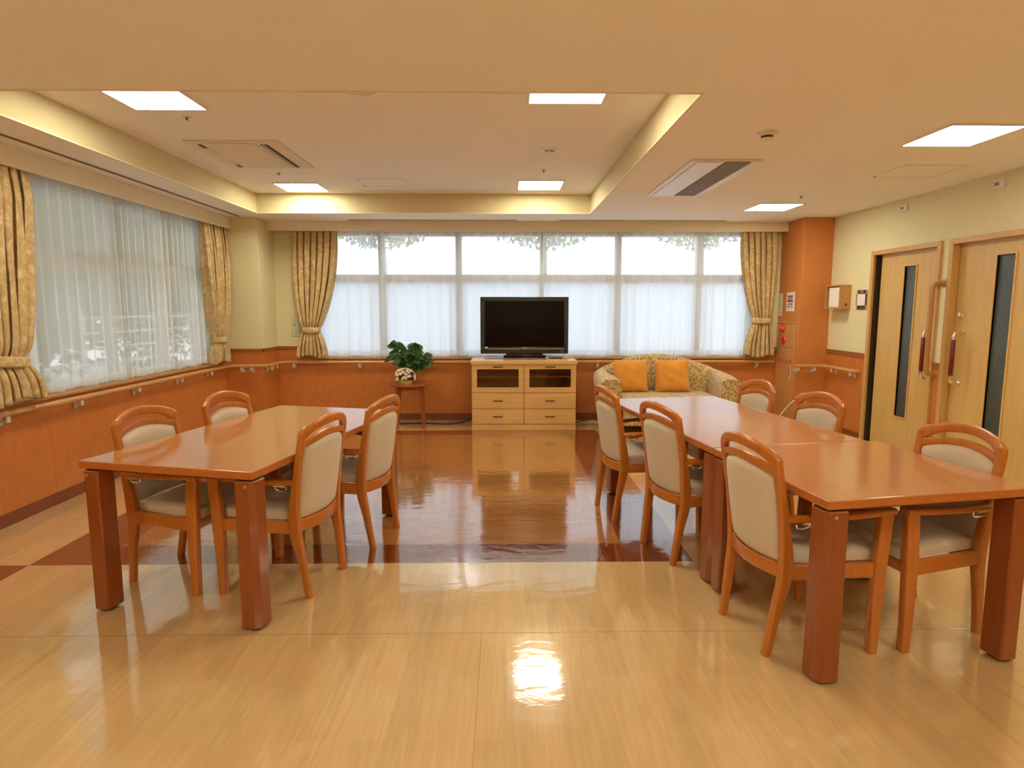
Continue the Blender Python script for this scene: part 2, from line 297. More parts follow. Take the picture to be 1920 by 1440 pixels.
class MB:
    def __init__(s): s.bm = bmesh.new(); s.mi = 0
    def face(s, vs):
        try: f = s.bm.faces.new(vs); f.material_index = s.mi; return f
        except ValueError: return None
    def box(s, x0, x1, y0, y1, z0, z1):
        v = [s.bm.verts.new((x, y, z)) for z in (z0, z1) for y in (y0, y1) for x in (x0, x1)]
        for q in ((0, 2, 3, 1), (4, 5, 7, 6), (0, 1, 5, 4), (2, 6, 7, 3), (0, 4, 6, 2), (1, 3, 7, 5)): s.face([v[i] for i in q])
        return s
    def loft(s, rings, caps=True, closed=True):
        vr = [[s.bm.verts.new(p) for p in r] for r in rings]
        n = len(vr[0])
        for a, b in zip(vr, vr[1:]):
            for i in range(n if closed else n - 1):
                j = (i + 1) % n; s.face([a[i], a[j], b[j], b[i]])
        if caps and closed: s.face(list(reversed(vr[0]))); s.face(vr[-1])
        return s
    def sweep(s, pts, sizes, side=(1, 0, 0), rr=0.35, k=3):
        """rounded rectangle swept along pts; sizes = (full size along side, full size along up) or a list of them"""
        P = [Vector(p) for p in pts]; rings = []
        for i, p in enumerate(P):
            t = (P[min(i + 1, len(P) - 1)] - P[max(i - 1, 0)]).normalized()
            sv = side[i] if isinstance(side, list) else side
            sd = Vector(sv); sd = (sd - t * sd.dot(t)).normalized(); up = t.cross(sd)
            a, b = (sizes[i] if isinstance(sizes, list) else sizes); a /= 2; b /= 2; r = min(a, b) * 2 * rr
            ring = []
            for qx, qy, a0 in ((1, 1, 0), (-1, 1, 90), (-1, -1, 180), (1, -1, 270)):
                for m_ in range(k + 1):
                    an = R(a0 + 90 * m_ / k)
                    ring.append(p + sd * (qx * (a - r) + r * math.cos(an)) + up * (qy * (b - r) + r * math.sin(an)))
            rings.append(ring)
        return s.loft(rings)
    def tube(s, pts, r, n=12):
        P = [Vector(p) for p in pts]; rings = []; prev = None
        for i, p in enumerate(P):
            t = (P[min(i + 1, len(P) - 1)] - P[max(i - 1, 0)]).normalized()
            if prev is None: u = t.orthogonal().normalized()
            else: u = (prev - t * prev.dot(t)).normalized()
            prev = u; w_ = t.cross(u); rad = r[i] if isinstance(r, (list, tuple)) else r
            rings.append([p + (u * math.cos(2 * PI * j / n) + w_ * math.sin(2 * PI * j / n)) * rad for j in range(n)])
        return s.loft(rings)
    def lathe(s, prof, c=(0, 0, 0), axis='z', n=28, sx=1, sy=1):
        rings = []
        for r, h in prof:
            ring = []
            for j in range(n):
                a = 2 * PI * j / n; x, y = r * math.cos(a) * sx, r * math.sin(a) * sy
                v = {'z': (x, y, h), 'x': (h, x, y), 'y': (x, h, y)}[axis]
                ring.append((c[0] + v[0], c[1] + v[1], c[2] + v[2]))
            rings.append(ring)
        return s.loft(rings)
    def prism(s, outline, z0, z1):
        return s.loft([[(x, y, z0) for x, y in outline], [(x, y, z1) for x, y in outline]])
    def grid(s, fn, nu, nv, wrap=False):
        V = [[s.bm.verts.new(fn(i / nu, j / nv)) for i in range(nu + 1)] for j in range(nv + 1)]
        for j in range(nv):
            for i in range(nu): s.face([V[j][i], V[j][i + 1], V[j + 1][i + 1], V[j + 1][i]])
        return s
    def build(s, name, mat, parent=None, world=False, bevel=0.0, smooth=True, solid=0.0, segs=2, ang=35):
        bmesh.ops.recalc_face_normals(s.bm, faces=s.bm.faces[:]) if not getattr(s, 'norecalc', False) else None
        me = bpy.data.meshes.new(name); s.bm.to_mesh(me); s.bm.free()
        for m_ in (mat if isinstance(mat, (list, tuple)) else [mat]): me.materials.append(M[m_] if isinstance(m_, str) else m_)
        o = bpy.data.objects.new(name, me); COL.objects.link(o)
        if parent:
            o.parent = parent
            if world:
                root = parent
                while root.parent: root = root.parent
                mt = Matrix.LocRotScale(root.location, root.rotation_euler, None).inverted(); me.transform(mt)
        if smooth:
            for p in me.polygons: p.use_smooth = True
            me.set_sharp_from_angle(angle=R(ang))
        if bevel:
            b = o.modifiers.new('bevel', 'BEVEL'); b.width = bevel; b.segments = segs; b.limit_method = 'ANGLE'; b.angle_limit = R(40); b.harden_normals = False
        if solid:
            b = o.modifiers.new('thickness', 'SOLIDIFY'); b.thickness = solid; b.offset = 0
        return o
def text_mesh(name, body, size, mat, parent, mtx, depth=0.0008):
    cu = bpy.data.curves.new(name, 'FONT'); cu.body = body; cu.size = size; cu.align_x = 'CENTER'; cu.align_y = 'CENTER'; cu.extrude = depth
    t = bpy.data.objects.new(name, cu); COL.objects.link(t); bpy.context.view_layer.update()
    me = bpy.data.meshes.new_from_object(t.evaluated_get(bpy.context.evaluated_depsgraph_get()))
    bpy.data.objects.remove(t, do_unlink=True)
    me.materials.clear(); me.materials.append(M[mat])
    root = parent
    while root.parent: root = root.parent
    me.transform(Matrix.LocRotScale(root.location, root.rotation_euler, None).inverted() @ mtx)
    o = bpy.data.objects.new(name, me); COL.objects.link(o); o.parent = parent; return o
def face_mtx(loc, facing):
    """text plane: facing '-y' (towards the camera) or '-x' (towards the room from the right wall)"""
    if facing == '-y': r = Matrix.Rotation(PI / 2, 4, 'X')
    else: r = Matrix.Rotation(-PI / 2, 4, 'Z') @ Matrix.Rotation(PI / 2, 4, 'X')
    return Matrix.Translation(loc) @ r
def struct(name, mb, mat, bevel=0.0, parent=None, **kw):
    o = mb.build(name, mat, parent, bevel=bevel, **kw)
    if not parent: o['kind'] = 'structure'
    return o

# ------------------------------------------------------------------ room
XL, XR, YB, YF = -3.31, 3.87, 7.40, -3.6
ZL, ZH = 2.49, 2.70
RX0, RX1, RY0, RY1 = -2.735, 0.975, 2.955, 6.62      # recess in the ceiling
struct('floor', MB().box(XL - 0.3, XR + 0.3, YF - 0.2, YB + 0.3, -0.12, 0.0), 'floor', smooth=False)
c = MB()
c.box(XL - 0.3, RX0, YF - 0.2, YB + 0.3, ZL, 2.95); c.box(RX1, XR + 0.3, YF - 0.2, YB + 0.3, ZL, 2.95)
c.box(RX0, RX1, YF - 0.2, RY0, ZL, 2.95); c.box(RX0, RX1, RY1, YB + 0.3, ZL, 2.95); c.box(RX0, RX1, RY0, RY1, ZH, 2.95)
struct('ceiling', c, 'ceiling', smooth=False)
t = MB(); e = 0.006
t.box(RX0 - e, RX0 + e, RY0, RY1, ZL - 0.004, ZL + 0.006); t.box(RX1 - e, RX1 + e, RY0, RY1, ZL - 0.004, ZL + 0.006)
t.box(RX0, RX1, RY0 - e, RY0 + e, ZL - 0.004, ZL + 0.006); t.box(RX0, RX1, RY1 - e, RY1 + e, ZL - 0.004, ZL + 0.006)
struct('trim_1', t, 'fascia', smooth=False)
t = MB(); k = 0.004
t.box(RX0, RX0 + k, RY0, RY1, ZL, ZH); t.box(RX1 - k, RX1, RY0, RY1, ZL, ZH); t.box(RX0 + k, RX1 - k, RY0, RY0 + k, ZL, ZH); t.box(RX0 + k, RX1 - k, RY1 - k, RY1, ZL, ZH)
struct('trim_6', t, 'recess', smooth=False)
# walls
WZ = 0.79
LW0, LW1 = 3.36, 6.62       # left window opening (Y)
BW0, BW1 = -2.42, 3.20      # back window opening (X)
m = MB(); m.box(XL - 0.22, XL, YF, LW0, 0, ZL); m.box(XL - 0.22, XL, LW1, YB + 0.2, 0, ZL); m.box(XL - 0.22, XL, LW0, LW1, 0, WZ); m.box(XL - 0.22, XL, LW0, LW1, 2.40, ZL)
struct('wall_left', m, 'wall', smooth=False)
m = MB(); m.box(XL, BW0, YB, YB + 0.22, 0, ZL); m.box(BW1, XR + 0.2, YB, YB + 0.22, 0, ZL); m.box(BW0, BW1, YB, YB + 0.22, 0, WZ); m.box(BW0, BW1, YB, YB + 0.22, 2.40, ZL)
struct('wall_back', m, 'wall', smooth=False)
struct('wall_front', MB().box(XL - 0.2, XR + 0.2, YF - 0.2, YF, 0, ZL), 'wall', smooth=False)
D1a, D1b, D2a, D2b, DZ = 5.175, 6.055, 3.95, 4.985, 1.985    # door openings
m = MB(); fj = 0.045
m.box(XR, XR + 0.16, YF, D2a - fj, 0, ZL); m.box(XR, XR + 0.16, D2b + fj, D1a - fj, 0, ZL); m.box(XR, XR + 0.16, D1b + fj, YB + 0.2, 0, ZL)
m.box(XR, XR + 0.16, D2a - fj, D2b + fj, DZ + fj, ZL); m.box(XR, XR + 0.16, D1a - fj, D1b + fj, DZ + fj, ZL); m.box(XR + 0.16, XR + 0.22, YF, YB, 0, ZL)
struct('wall_right', m, 'wall', smooth=False)
struct('wall_left_corner', MB().box(XL, -2.875, 6.95, YB, 0, ZL), 'wall', bevel=0.006, smooth=False)
PX, PY = 3.515, 6.85
struct('wall_right_corner', MB().box(PX, XR, PY, YB, 0, ZL), 'orange', bevel=0.006, smooth=False)
# curtain box fascias
struct('trim_2', MB().box(-2.875, PX, 7.235, 7.26, 2.375, ZL), 'fascia', bevel=0.002, smooth=False)
struct('trim_3', MB().box(-3.205, -3.18, 1.0, 6.95, 2.355, ZL), 'fascia', bevel=0.002, smooth=False)
# dado caps
m = MB(); z0, z1 = 0.925, 0.957
m.box(XL, -2.863, 6.938, 6.95, z0, z1); m.box(-2.875, -2.863, 6.938, YB, z0, z1); m.box(-2.863, BW0 - 0.05, YB - 0.012, YB, z0, z1)
m.box(XL, XL + 0.012, LW1 + 0.05, 6.95, z0, z1)
struct('trim_4', m, 'dark_trim', smooth=False)
m = MB(); m.box(XR - 0.012, XR, D1b + 0.045, PY, z0 - 0.015, z1); m.box(XR - 0.012, XR, D2b + 0.045, D1a - 0.045, z0 - 0.015, z1)
struct('trim_5', m, 'dark_trim', smooth=False)
# baseboards
struct('baseboard_left', MB().box(XL, XL + 0.012, YF, 6.95, 0, 0.085), 'base', smooth=False)
m = MB(); m.box(XL + 0.012, -2.863, 6.938, 6.95, 0, 0.085); m.box(-2.875, -2.863, 6.95, YB, 0, 0.085); m.box(-2.863, PX, YB - 0.012, YB, 0, 0.085)
struct('baseboard_back', m, 'base', smooth=False)
m = MB(); m.box(XR - 0.012, XR, D1b + 0.045, PY, 0, 0.085); m.box(XR - 0.012, XR, D2b + 0.045, D1a - 0.045, 0, 0.085); m.box(XR - 0.012, XR, YF, D2a - 0.045, 0, 0.085)
m.box(PX, XR, PY - 0.012, PY, 0, 0.085); m.box(PX - 0.012, PX, PY - 0.012, 7.38, 0, 0.05)
struct('baseboard_right', m, 'base', smooth=False)

# windows
w1 = struct_root('window_1', (XL - 0.14, 3.9, WZ))
xg = XL - 0.15
f = MB(); f.box(xg - 0.03, xg + 0.03, LW0, LW1, WZ, WZ + 0.05); f.box(xg - 0.03, xg + 0.03, LW0, LW1, 2.34, 2.40)
f.box(xg - 0.03, xg + 0.03, LW0, LW0 + 0.05, WZ, 2.40); f.box(xg - 0.03, xg + 0.03, LW1 - 0.05, LW1, WZ, 2.40)
f.build('window_frame', 'alu', w1, world=True, bevel=0.003)
MB().box(xg - 0.04, xg + 0.04, LW0, LW1, 1.765, 1.865).build('transom', 'alu', w1, world=True, bevel=0.003)
ys = [LW0 + 0.05, 4.25, 5.15, 5.95, LW1 - 0.05]
for y in ys[1:-1]: MB().box(xg - 0.035, xg + 0.035, y - 0.035, y + 0.035, WZ + 0.05, 2.34).build('mullion', 'alu', w1, world=True, bevel=0.003)
for a, b in zip(ys, ys[1:]):
    MB().box(xg - 0.004, xg + 0.004, a, b, WZ + 0.05, 1.765).build('window_pane', 'glass', w1, world=True, smooth=False)
    MB().box(xg - 0.004, xg + 0.004, a, b, 1.865, 2.34).build('window_pane', 'glass', w1, world=True, smooth=False)
MB().box(XL - 0.13, XL + 0.035, LW0, LW1, WZ, WZ + 0.022).build('window_sill', 'sill_wood', w1, world=True, bevel=0.004)
w2 = struct_root('window_2', (0.4, YB + 0.14, WZ))
yg = YB + 0.13
f = MB(); f.box(BW0, BW1, yg - 0.03, yg + 0.03, WZ, WZ + 0.05); f.box(BW0, BW1, yg - 0.03, yg + 0.03, 2.34, 2.40)
f.box(BW0, BW0 + 0.05, yg - 0.03, yg + 0.03, WZ, 2.40); f.box(BW1 - 0.05, BW1, yg - 0.03, yg + 0.03, WZ, 2.40)
f.build('window_frame', 'alu', w2, world=True, bevel=0.003)
MB().box(BW0, BW1, yg - 0.04, yg + 0.04, 1.765, 1.865).build('transom', 'alu', w2, world=True, bevel=0.003)
xs = [BW0 + 0.05, -1.55, -0.57, 0.49, 1.47, 2.51, BW1 - 0.05]
for i, x in enumerate(xs[1:-1]):
    hw = 0.042 if i != 2 else 0.025
    MB().box(x - hw, x + hw, yg - 0.035, yg + 0.035, WZ + 0.05, 2.34).build('mullion', 'alu', w2, world=True, bevel=0.003)
for a, b in zip(xs, xs[1:]):
    MB().box(a, b, yg - 0.004, yg + 0.004, WZ + 0.05, 1.765).build('window_pane', 'frost', w2, world=True, smooth=False)
    MB().box(a, b, yg - 0.004, yg + 0.004, 1.865, 2.34).build('window_pane', 'glass', w2, world=True, smooth=False)
MB().box(BW0, BW1, YB - 0.035, YB + 0.10, WZ, WZ + 0.022).build('window_sill', 'sill_wood', w2, world=True, bevel=0.004)

# ------------------------------------------------------------------ doors
def make_door(name, ya, yb, glass, gap_shade, lock):
    d = struct_root(name, (XR, (ya + yb) / 2, 0))
    f = MB(); fw = 0.045
    f.box(XR - 0.022, XR + 0.12, yb, yb + fw, 0, DZ + fw); f.box(XR - 0.022, XR + 0.12, ya - fw, ya, 0, DZ + fw); f.box(XR - 0.022, XR + 0.12, ya, yb, DZ, DZ + fw)
    f.build('door_frame', 'frame_wood', d, world=True, bevel=0.003)
    if gap_shade: MB().box(XR + 0.004, XR + 0.11, yb - 0.006, yb, 0, DZ).build('jamb_gap_shade', 'dark', d, world=True, smooth=False)  # dark strip paints the shade of the gap between jamb and leaf
    yl = yb - (0.040 if gap_shade else 0.008)
    g0, g1, gz0, gz1 = glass
    p = MB(); x0, x1 = XR + 0.045, XR + 0.085
    p.box(x0, x1, ya, g0, 0.01, DZ); p.box(x0, x1, g1, yl, 0.01, DZ); p.box(x0, x1, g0, g1, 0.01, gz0); p.box(x0, x1, g0, g1, gz1, DZ)
    leaf = p.build('door_panel', 'door_wood', d, world=True, smooth=False)
    g = MB(); q = 0.014
    g.box(x0 - 0.008, x0 + 0.02, g0 - q, g0, gz0 - q, gz1 + q); g.box(x0 - 0.008, x0 + 0.02, g1, g1 + q, gz0 - q, gz1 + q)
    g.box(x0 - 0.008, x0 + 0.02, g0, g1, gz0 - q, gz0); g.box(x0 - 0.008, x0 + 0.02, g0, g1, gz1, gz1 + q)
    g.build('glass_bead', 'pale_wood', leaf, world=True, smooth=False)
    MB().box(x0 + 0.014, x0 + 0.02, g0, g1, gz0, gz1).build('glass_strip', 'door_glass', leaf, world=True, smooth=False)
    # long pull handle: two chromed bends and a maroon grip
    hy = ya + 0.065 if name == 'door_1' else yb - 0.10
    hx = x0 - 0.075; h0, h1 = 0.80, 1.24
    hd = MB()
    for zz, s in ((h1, 1), (h0, -1)):
        hd.tube([(x0, hy, zz), (hx + 0.03, hy, zz), (hx + 0.009, hy, zz - s * 0.009), (hx, hy, zz - s * 0.03), (hx, hy, zz - s * 0.07)], 0.013)
        hd.lathe([(0.022, 0), (0.022, -0.006), (0.014, -0.008)], (x0, hy, zz), 'x', 20)
    h = hd.build('handle', 'chrome', leaf, world=True)
    MB().tube([(hx, hy, h0 + 0.065), (hx, hy, h0 + 0.075), (hx, hy, h1 - 0.075), (hx, hy, h1 - 0.065)], [0.014, 0.0175, 0.0175, 0.014]).build('handle_grip', 'maroon', leaf, world=True)
    if lock: MB().lathe([(0.026, 0), (0.026, -0.012), (0.018, -0.02), (0.018, -0.034), (0.008, -0.036)], (x0, yb - 0.085, 1.385), 'x').build('lock_cylinder', 'chrome', leaf, world=True)
    return d
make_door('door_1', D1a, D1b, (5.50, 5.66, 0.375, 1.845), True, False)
make_door('door_2', D2a, D2b, (4.43, 4.60, 0.40, 1.86), False, True)

# ------------------------------------------------------------------ handrails
def rail_bracket(p, n, parent):
    """p = rail centre, n = unit vector towards the room"""
    p = Vector(p); n = Vector(n); s = Vector((-n.y, n.x, 0)); b = MB()
    wallp = p - n * 0.055
    def bx(c_, a, d_, h_):   # a along n, d along s, h vertical
        cs = []
        for zz in (-h_ / 2, h_ / 2):
            for dd in (-d_ / 2, d_ / 2):
                for aa in (-a / 2, a / 2): cs.append(c_ + n * aa + s * dd + Vector((0, 0, zz)))
        v = [b.bm.verts.new(q) for q in cs]
        for q in ((0, 2, 3, 1), (4, 5, 7, 6), (0, 1, 5, 4), (2, 6, 7, 3), (0, 4, 6, 2), (1, 3, 7, 5)): b.face([v[i] for i in q])
    bx(wallp + n * 0.006 + Vector((0, 0, -0.045)), 0.012, 0.034, 0.075)
    bx(p - n * 0.022 + Vector((0, 0, -0.052)), 0.062, 0.014, 0.010)
    bx(p + n * 0.002 + Vector((0, 0, -0.038)), 0.018, 0.026, 0.042)
    b.build('bracket', 'bracket', parent, world=True, bevel=0.003)
hr = thing('handrail', 'long round wooden handrail running under the left and back windows', 'handrail', (-3.25, 5.0, 0.70))
ZR = 0.757
path = [(-3.25, 1.2, ZR), (-3.25, 3.5, ZR), (-3.25, 6.80, ZR), (-3.235, 6.865, ZR), (-3.18, 6.89, ZR), (-2.88, 6.89, ZR), (-2.83, 6.905, ZR), (-2.815, 6.96, ZR), (-2.815, 7.27, ZR),
        (-2.80, 7.325, ZR), (-2.74, 7.34, ZR), (0.0, 7.34, ZR), (3.46, 7.34, ZR)]
MB().tube(path, 0.020, 16).build('rail', 'rail_wood', hr, world=True)
for y in (2.6, 3.78, 4.45, 5.16, 5.85, 6.45): rail_bracket((-3.25, y, ZR), (1, 0, 0), hr)
for x in (-3.12, -3.0): rail_bracket((x, 6.89, ZR), (0, -1, 0), hr)
for y in (7.02, 7.2): rail_bracket((-2.815, y, ZR), (1, 0, 0), hr)
for x in (-2.66, -1.83, -0.95, 1.2, 2.45, 3.25): rail_bracket((x, 7.34, ZR), (0, -1, 0), hr)
hr2 = thing('handrail', 'short round wooden handrail wrapping from the orange pillar towards the first door', 'handrail', (3.7, 6.8, 0.7))
MB().tube([(3.45, 6.79, ZR), (3.62, 6.79, ZR), (3.74, 6.79, ZR), (3.79, 6.775, ZR), (3.81, 6.72, ZR), (3.81, 6.26, ZR), (3.825, 6.21, ZR), (3.869, 6.19, ZR)], 0.020, 16).build('rail', 'rail_wood', hr2, world=True)
for x in (3.50, 3.70): rail_bracket((x, 6.79, ZR), (0, -1, 0), hr2)
for y in (6.62, 6.26): rail_bracket((3.81, y, ZR), (-1, 0, 0), hr2)
gb = thing('grab_bar', 'vertical wooden grab bar on the wall between the two doors', 'grab bar', (XR, 5.08, 0.8))
MB().tube([(XR, 5.08, 1.66), (XR - 0.05, 5.08, 1.66), (XR - 0.090, 5.08, 1.645), (XR - 0.102, 5.08, 1.61), (XR - 0.102, 5.08, 0.90), (XR - 0.090, 5.08, 0.865), (XR - 0.05, 5.08, 0.85), (XR, 5.08, 0.85)], 0.021, 16).build('bar', 'bar_wood', gb, world=True)
for z in (1.66, 0.85): MB().lathe([(0.036, 0), (0.036, -0.008), (0.024, -0.014)], (XR, 5.08, z), 'x').build('flange', 'bar_wood', gb, world=True)

# ------------------------------------------------------------------ curtains
def drape(label, axis, fixed, c_top, w_top, c_tie, w_tie, c_bot, w_bot, z_top, z_tie, z_bot, folds, seed, group='gold patterned drapes tied back beside the windows', tie_tilt=0.0):
    """axis 'y': hangs in a plane x = fixed; axis 'x': plane y = fixed. Facing the room is +x or -y."""
    sgn = 1 if axis == 'y' else -1
    def P(a, d, z): return (fixed + d, a, z) if axis == 'y' else (a, fixed - d, z)
    rnd = random.Random(seed); ph = [rnd.uniform(-0.9, 0.9) for _ in range(folds * 2 + 4)]
    t = thing('curtain', label, 'curtain', P(c_top, 0, z_bot), 0, group)
    zt = lambda u: z_tie + tie_tilt * (u - 0.5)
    def fn(u, v):
        z = z_top + (z_bot - z_top) * v
        vt = (z_top - z_tie) / (z_top - z_bot)
        if v < vt:
            k = v / vt; k2 = k ** 1.7; k3 = k ** 2.6
            c_, w_ = c_top + (c_tie - c_top) * k2, w_top + (w_tie - w_top) * k3
        else:
            k = (v - vt) / (1 - vt); k2 = math.sin(k * PI / 2)
            c_, w_ = c_tie + (c_bot - c_tie) * k2, w_tie + (w_bot - w_tie) * k2
        tight = math.exp(-((v - vt) / 0.045) ** 2)
        amp = (0.050 + 0.014 * math.sin(5 * v + seed)) * (0.35 + 0.65 * min(1, v * 7)) * (1 - 0.62 * tight)
        a = u * folds * 2 * PI; i = int(u * folds); wob = ph[i % len(ph)] * 0.6 * math.sin(v * 3 + i)
        d = amp * (2 * abs(math.sin((a + wob * 0.6) / 2)) ** 0.75 - 1) + 0.007 * math.sin(2.3 * a + 5 * v + seed)
        d += 0.01 * math.sin(PI * u) * (0.7 * tight)
        side = 0.25 * w_ / folds * math.sin(2 * a + wob)
        zz = z + (0.018 * math.sin(PI * u * 2.3 + seed) if v > 0.98 else 0)
        return P(c_ + (u - 0.5) * w_ + side, d, zz)
    m_ = MB(); m_.norecalc = True; m_.grid(fn, folds * 16, 70)
    m_.build('curtain_cloth', 'drape', t, world=True, solid=0.003, ang=80)
    rings = []; b = MB()
    n = 26; hh = 0.036
    loop = []
    for j in range(n):
        an = 2 * PI * j / n; loop.append((c_tie + (w_tie / 2 + 0.014) * math.cos(an), 0.012 + 0.050 * math.sin(an), z_tie + tie_tilt * math.cos(an) * 0.5))
    for dz, g in ((-hh, 0.0), (-hh * 0.6, 0.006), (hh * 0.6, 0.006), (hh, 0.0)):
        rings.append([P(c_tie + (a_ - c_tie) * (1 + g * 4), d_ * (1 + g * 8), z_ + dz) for a_, d_, z_ in loop])
    b.loft(rings, caps=False); b.norecalc = True
    b.build('tieback', 'drape', t, world=True, solid=0.004, ang=80)
    return t
drape('gold damask drape at the near end of the left window, largest of the four', 'y', -3.245, 3.78, 0.66, 3.74, 0.44, 3.77, 0.60, 2.40, 1.10, 0.825, 8, 3, tie_tilt=-0.05)
drape('gold damask drape at the far end of the left window, beside the cream corner column', 'y', -3.245, 6.68, 0.52, 6.64, 0.22, 6.66, 0.36, 2.40, 1.085, 0.825, 7, 11)
drape('gold damask drape at the left end of the back window', 'x', 7.315, -2.33, 0.56, -2.41, 0.20, -2.415, 0.37, 2.40, 1.165, 0.83, 7, 5)
drape('gold damask drape at the right end of the back window, next to the orange pillar', 'x', 7.315, 3.19, 0.44, 3.27, 0.215, 3.25, 0.36, 2.40, 1.28, 0.83, 6, 8)

def sheer(label, axis, fixed, a0, a1, z0, z1, folds, seed, lean=0.0, group='white sheer curtains'):
    def P(a, d, z): return (fixed + d, a, z) if axis == 'y' else (a, fixed - d, z)
    rnd = random.Random(seed); offs = [rnd.uniform(-0.25, 0.25) for _ in range(folds + 3)]; amps = [rnd.uniform(0.7, 1.25) for _ in range(folds + 3)]
    t = thing('sheer_curtain', label, 'curtain', P((a0 + a1) / 2, 0, z0), 0, group)
    def shape(u, z):
        v = (z1 - z) / (z1 - z0); x = u * folds; i = int(x); fr = x - i
        a = a0 + (a1 - a0) * u + offs[i] * math.sin(PI * fr) * (a1 - a0) / folds * (0.4 + 0.6 * v) + lean * v * (u - 0.5)
        am = 0.021 * (amps[i] * (1 - fr) + amps[i + 1] * fr)
        s = math.sin(2 * PI * x)
        prof = (abs(s) ** 1.6) * (1 if s > 0 else -1)      # pinched pleats
        d = am * prof * (0.75 + 0.25 * v) + 0.004 * math.sin(7 * x + 4 * v)
        return P(a, d, z)
    hz = z0 + 0.075
    m_ = MB(); m_.norecalc = True; m_.grid(lambda u, v: shape(u, z1 + (hz - z1) * v), folds * 14, 24)
    cloth = m_.build('sheer_cloth', 'sheer', t, world=True, ang=80)
    m_ = MB(); m_.norecalc = True; m_.grid(lambda u, v: shape(u, hz + (z0 + 0.006 * math.sin(u * folds * 2.1) - hz) * v), folds * 14, 3)
    m_.build('hem', 'hem', cloth, world=True, ang=80)
    m_ = MB(); m_.norecalc = True; m_.grid(lambda u, v: tuple(Vector(shape(u, z1 - 0.085 * v)) + (Vector((0.002, 0, 0)) if axis == 'y' else Vector((0, -0.002, 0)))), folds * 14, 3)
    m_.build('heading_tape', 'hem', cloth, world=True, ang=80)
sheer('white sheer curtain covering the near half of the left window', 'y', -3.335, 3.40, 5.17, 0.825, 2.42, 15, 21, 0.03)
sheer('white sheer curtain covering the far half of the left window', 'y', -3.332, 5.16, 6.62, 0.825, 2.42, 15, 22, 0.03)
sheer('white sheer curtain covering the left half of the back window', 'x', 7.425, -2.40, 0.475, 0.825, 2.42, 20, 23, 0.02)
sheer('white sheer curtain covering the right half of the back window', 'x', 7.425, 0.495, 3.20, 0.825, 2.42, 19, 24, 0.02)

# ------------------------------------------------------------------ tables
def make_table(label, cx, cy, W, D, rz, scuffs=()):
    T = 0.74; th = 0.036; t = thing('dining_table', label, 'table', (cx, cy, 0), rz)
    top = MB().box(-W / 2, W / 2, -D / 2, D / 2, T - th, T)
    o = top.build('tabletop', ['table_top', 'edge_wood'], t, bevel=0.005, segs=3)
    for p in o.data.polygons:
        if abs(p.normal.z) < 0.5: p.material_index = 1
    a = MB(); i = 0.07
    a.box(-W / 2 + i, W / 2 - i, -D / 2 + i, -D / 2 + i + 0.02, T - th - 0.03, T - th); a.box(-W / 2 + i, W / 2 - i, D / 2 - i - 0.02, D / 2 - i, T - th - 0.03, T - th)
    a.box(-W / 2 + i, -W / 2 + i + 0.02, -D / 2 + i, D / 2 - i, T - th - 0.03, T - th); a.box(W / 2 - i - 0.02, W / 2 - i, -D / 2 + i, D / 2 - i, T - th - 0.03, T - th)
    a.build('apron', 'table_leg', t, smooth=False)
    L = 0.094
    for sx in (-1, 1):
        for sy in (-1, 1):
            x, y = sx * (W / 2 - L / 2 - 0.004), sy * (D / 2 - L / 2 - 0.004)
            ch = 0.022; h = L / 2
            # outer corner chamfered wide, the others slightly
            out = []
            for qx, qy in ((1, 1), (-1, 1), (-1, -1), (1, -1)):
                k = ch if (qx == sx and qy == sy) else 0.007
                pa = (x + qx * (h - k), y + qy * h); pb = (x + qx * h, y + qy * (h - k))
                out += [pb, pa] if qx * qy > 0 else [pa, pb]
            m_ = MB(); ztop = T - th - 0.010
            r = lambda z, s_: [(x + (px - x) * s_, y + (py - y) * s_, z) for px, py in out]
            m_.loft([r(0.014, 0.96), r(0.02, 1.0), r(ztop - 0.006, 1.0), r(ztop, 0.93)])
            leg = m_.build('leg', 'table_leg', t, ang=25)
            MB().box(x - 0.03, x + 0.03, y - 0.03, y + 0.03, ztop - 0.002, T - th + 0.002).build('spacer', 'dark', leg, smooth=False)
            MB().lathe([(0.030, 0), (0.034, 0.004), (0.034, 0.012), (0.026, 0.020)], (x, y, 0.0), 'z', 16).build('foot', 'rubber', leg)
            if sy < 0: MB().lathe([(0.0075, 0), (0.0075, -0.003), (0.003, -0.004)], (x + sx * 0.012, y - h, ztop - 0.022), 'y', 12).build('bolt', 'silver', leg)
    return t
def rect_from(nl, W, D, a):
    u = Vector((math.cos(a), math.sin(a))); v = Vector((-u.y, u.x)); c_ = Vector(nl) + u * W / 2 + v * D / 2; return c_.x, c_.y
TL = make_table('long orange-brown wooden dining table standing alone on the left', -1.358, 3.322, 0.915, 1.575, R(-13.0))
x_, y_ = rect_from((1.196, 2.046), 0.94, 0.828, R(9.2)); make_table('short square wooden table joined on as the near end of the right-hand row', x_, y_, 0.94, 0.828, R(9.2))
x_, y_ = rect_from((1.196 - math.sin(R(9.2)) * 0.831, 2.046 + math.cos(R(9.2)) * 0.831), 0.895, 1.60, R(9.2)); make_table('long wooden table forming the far end of the right-hand row, before the sofa', x_, y_, 0.895, 1.60, R(9.2))

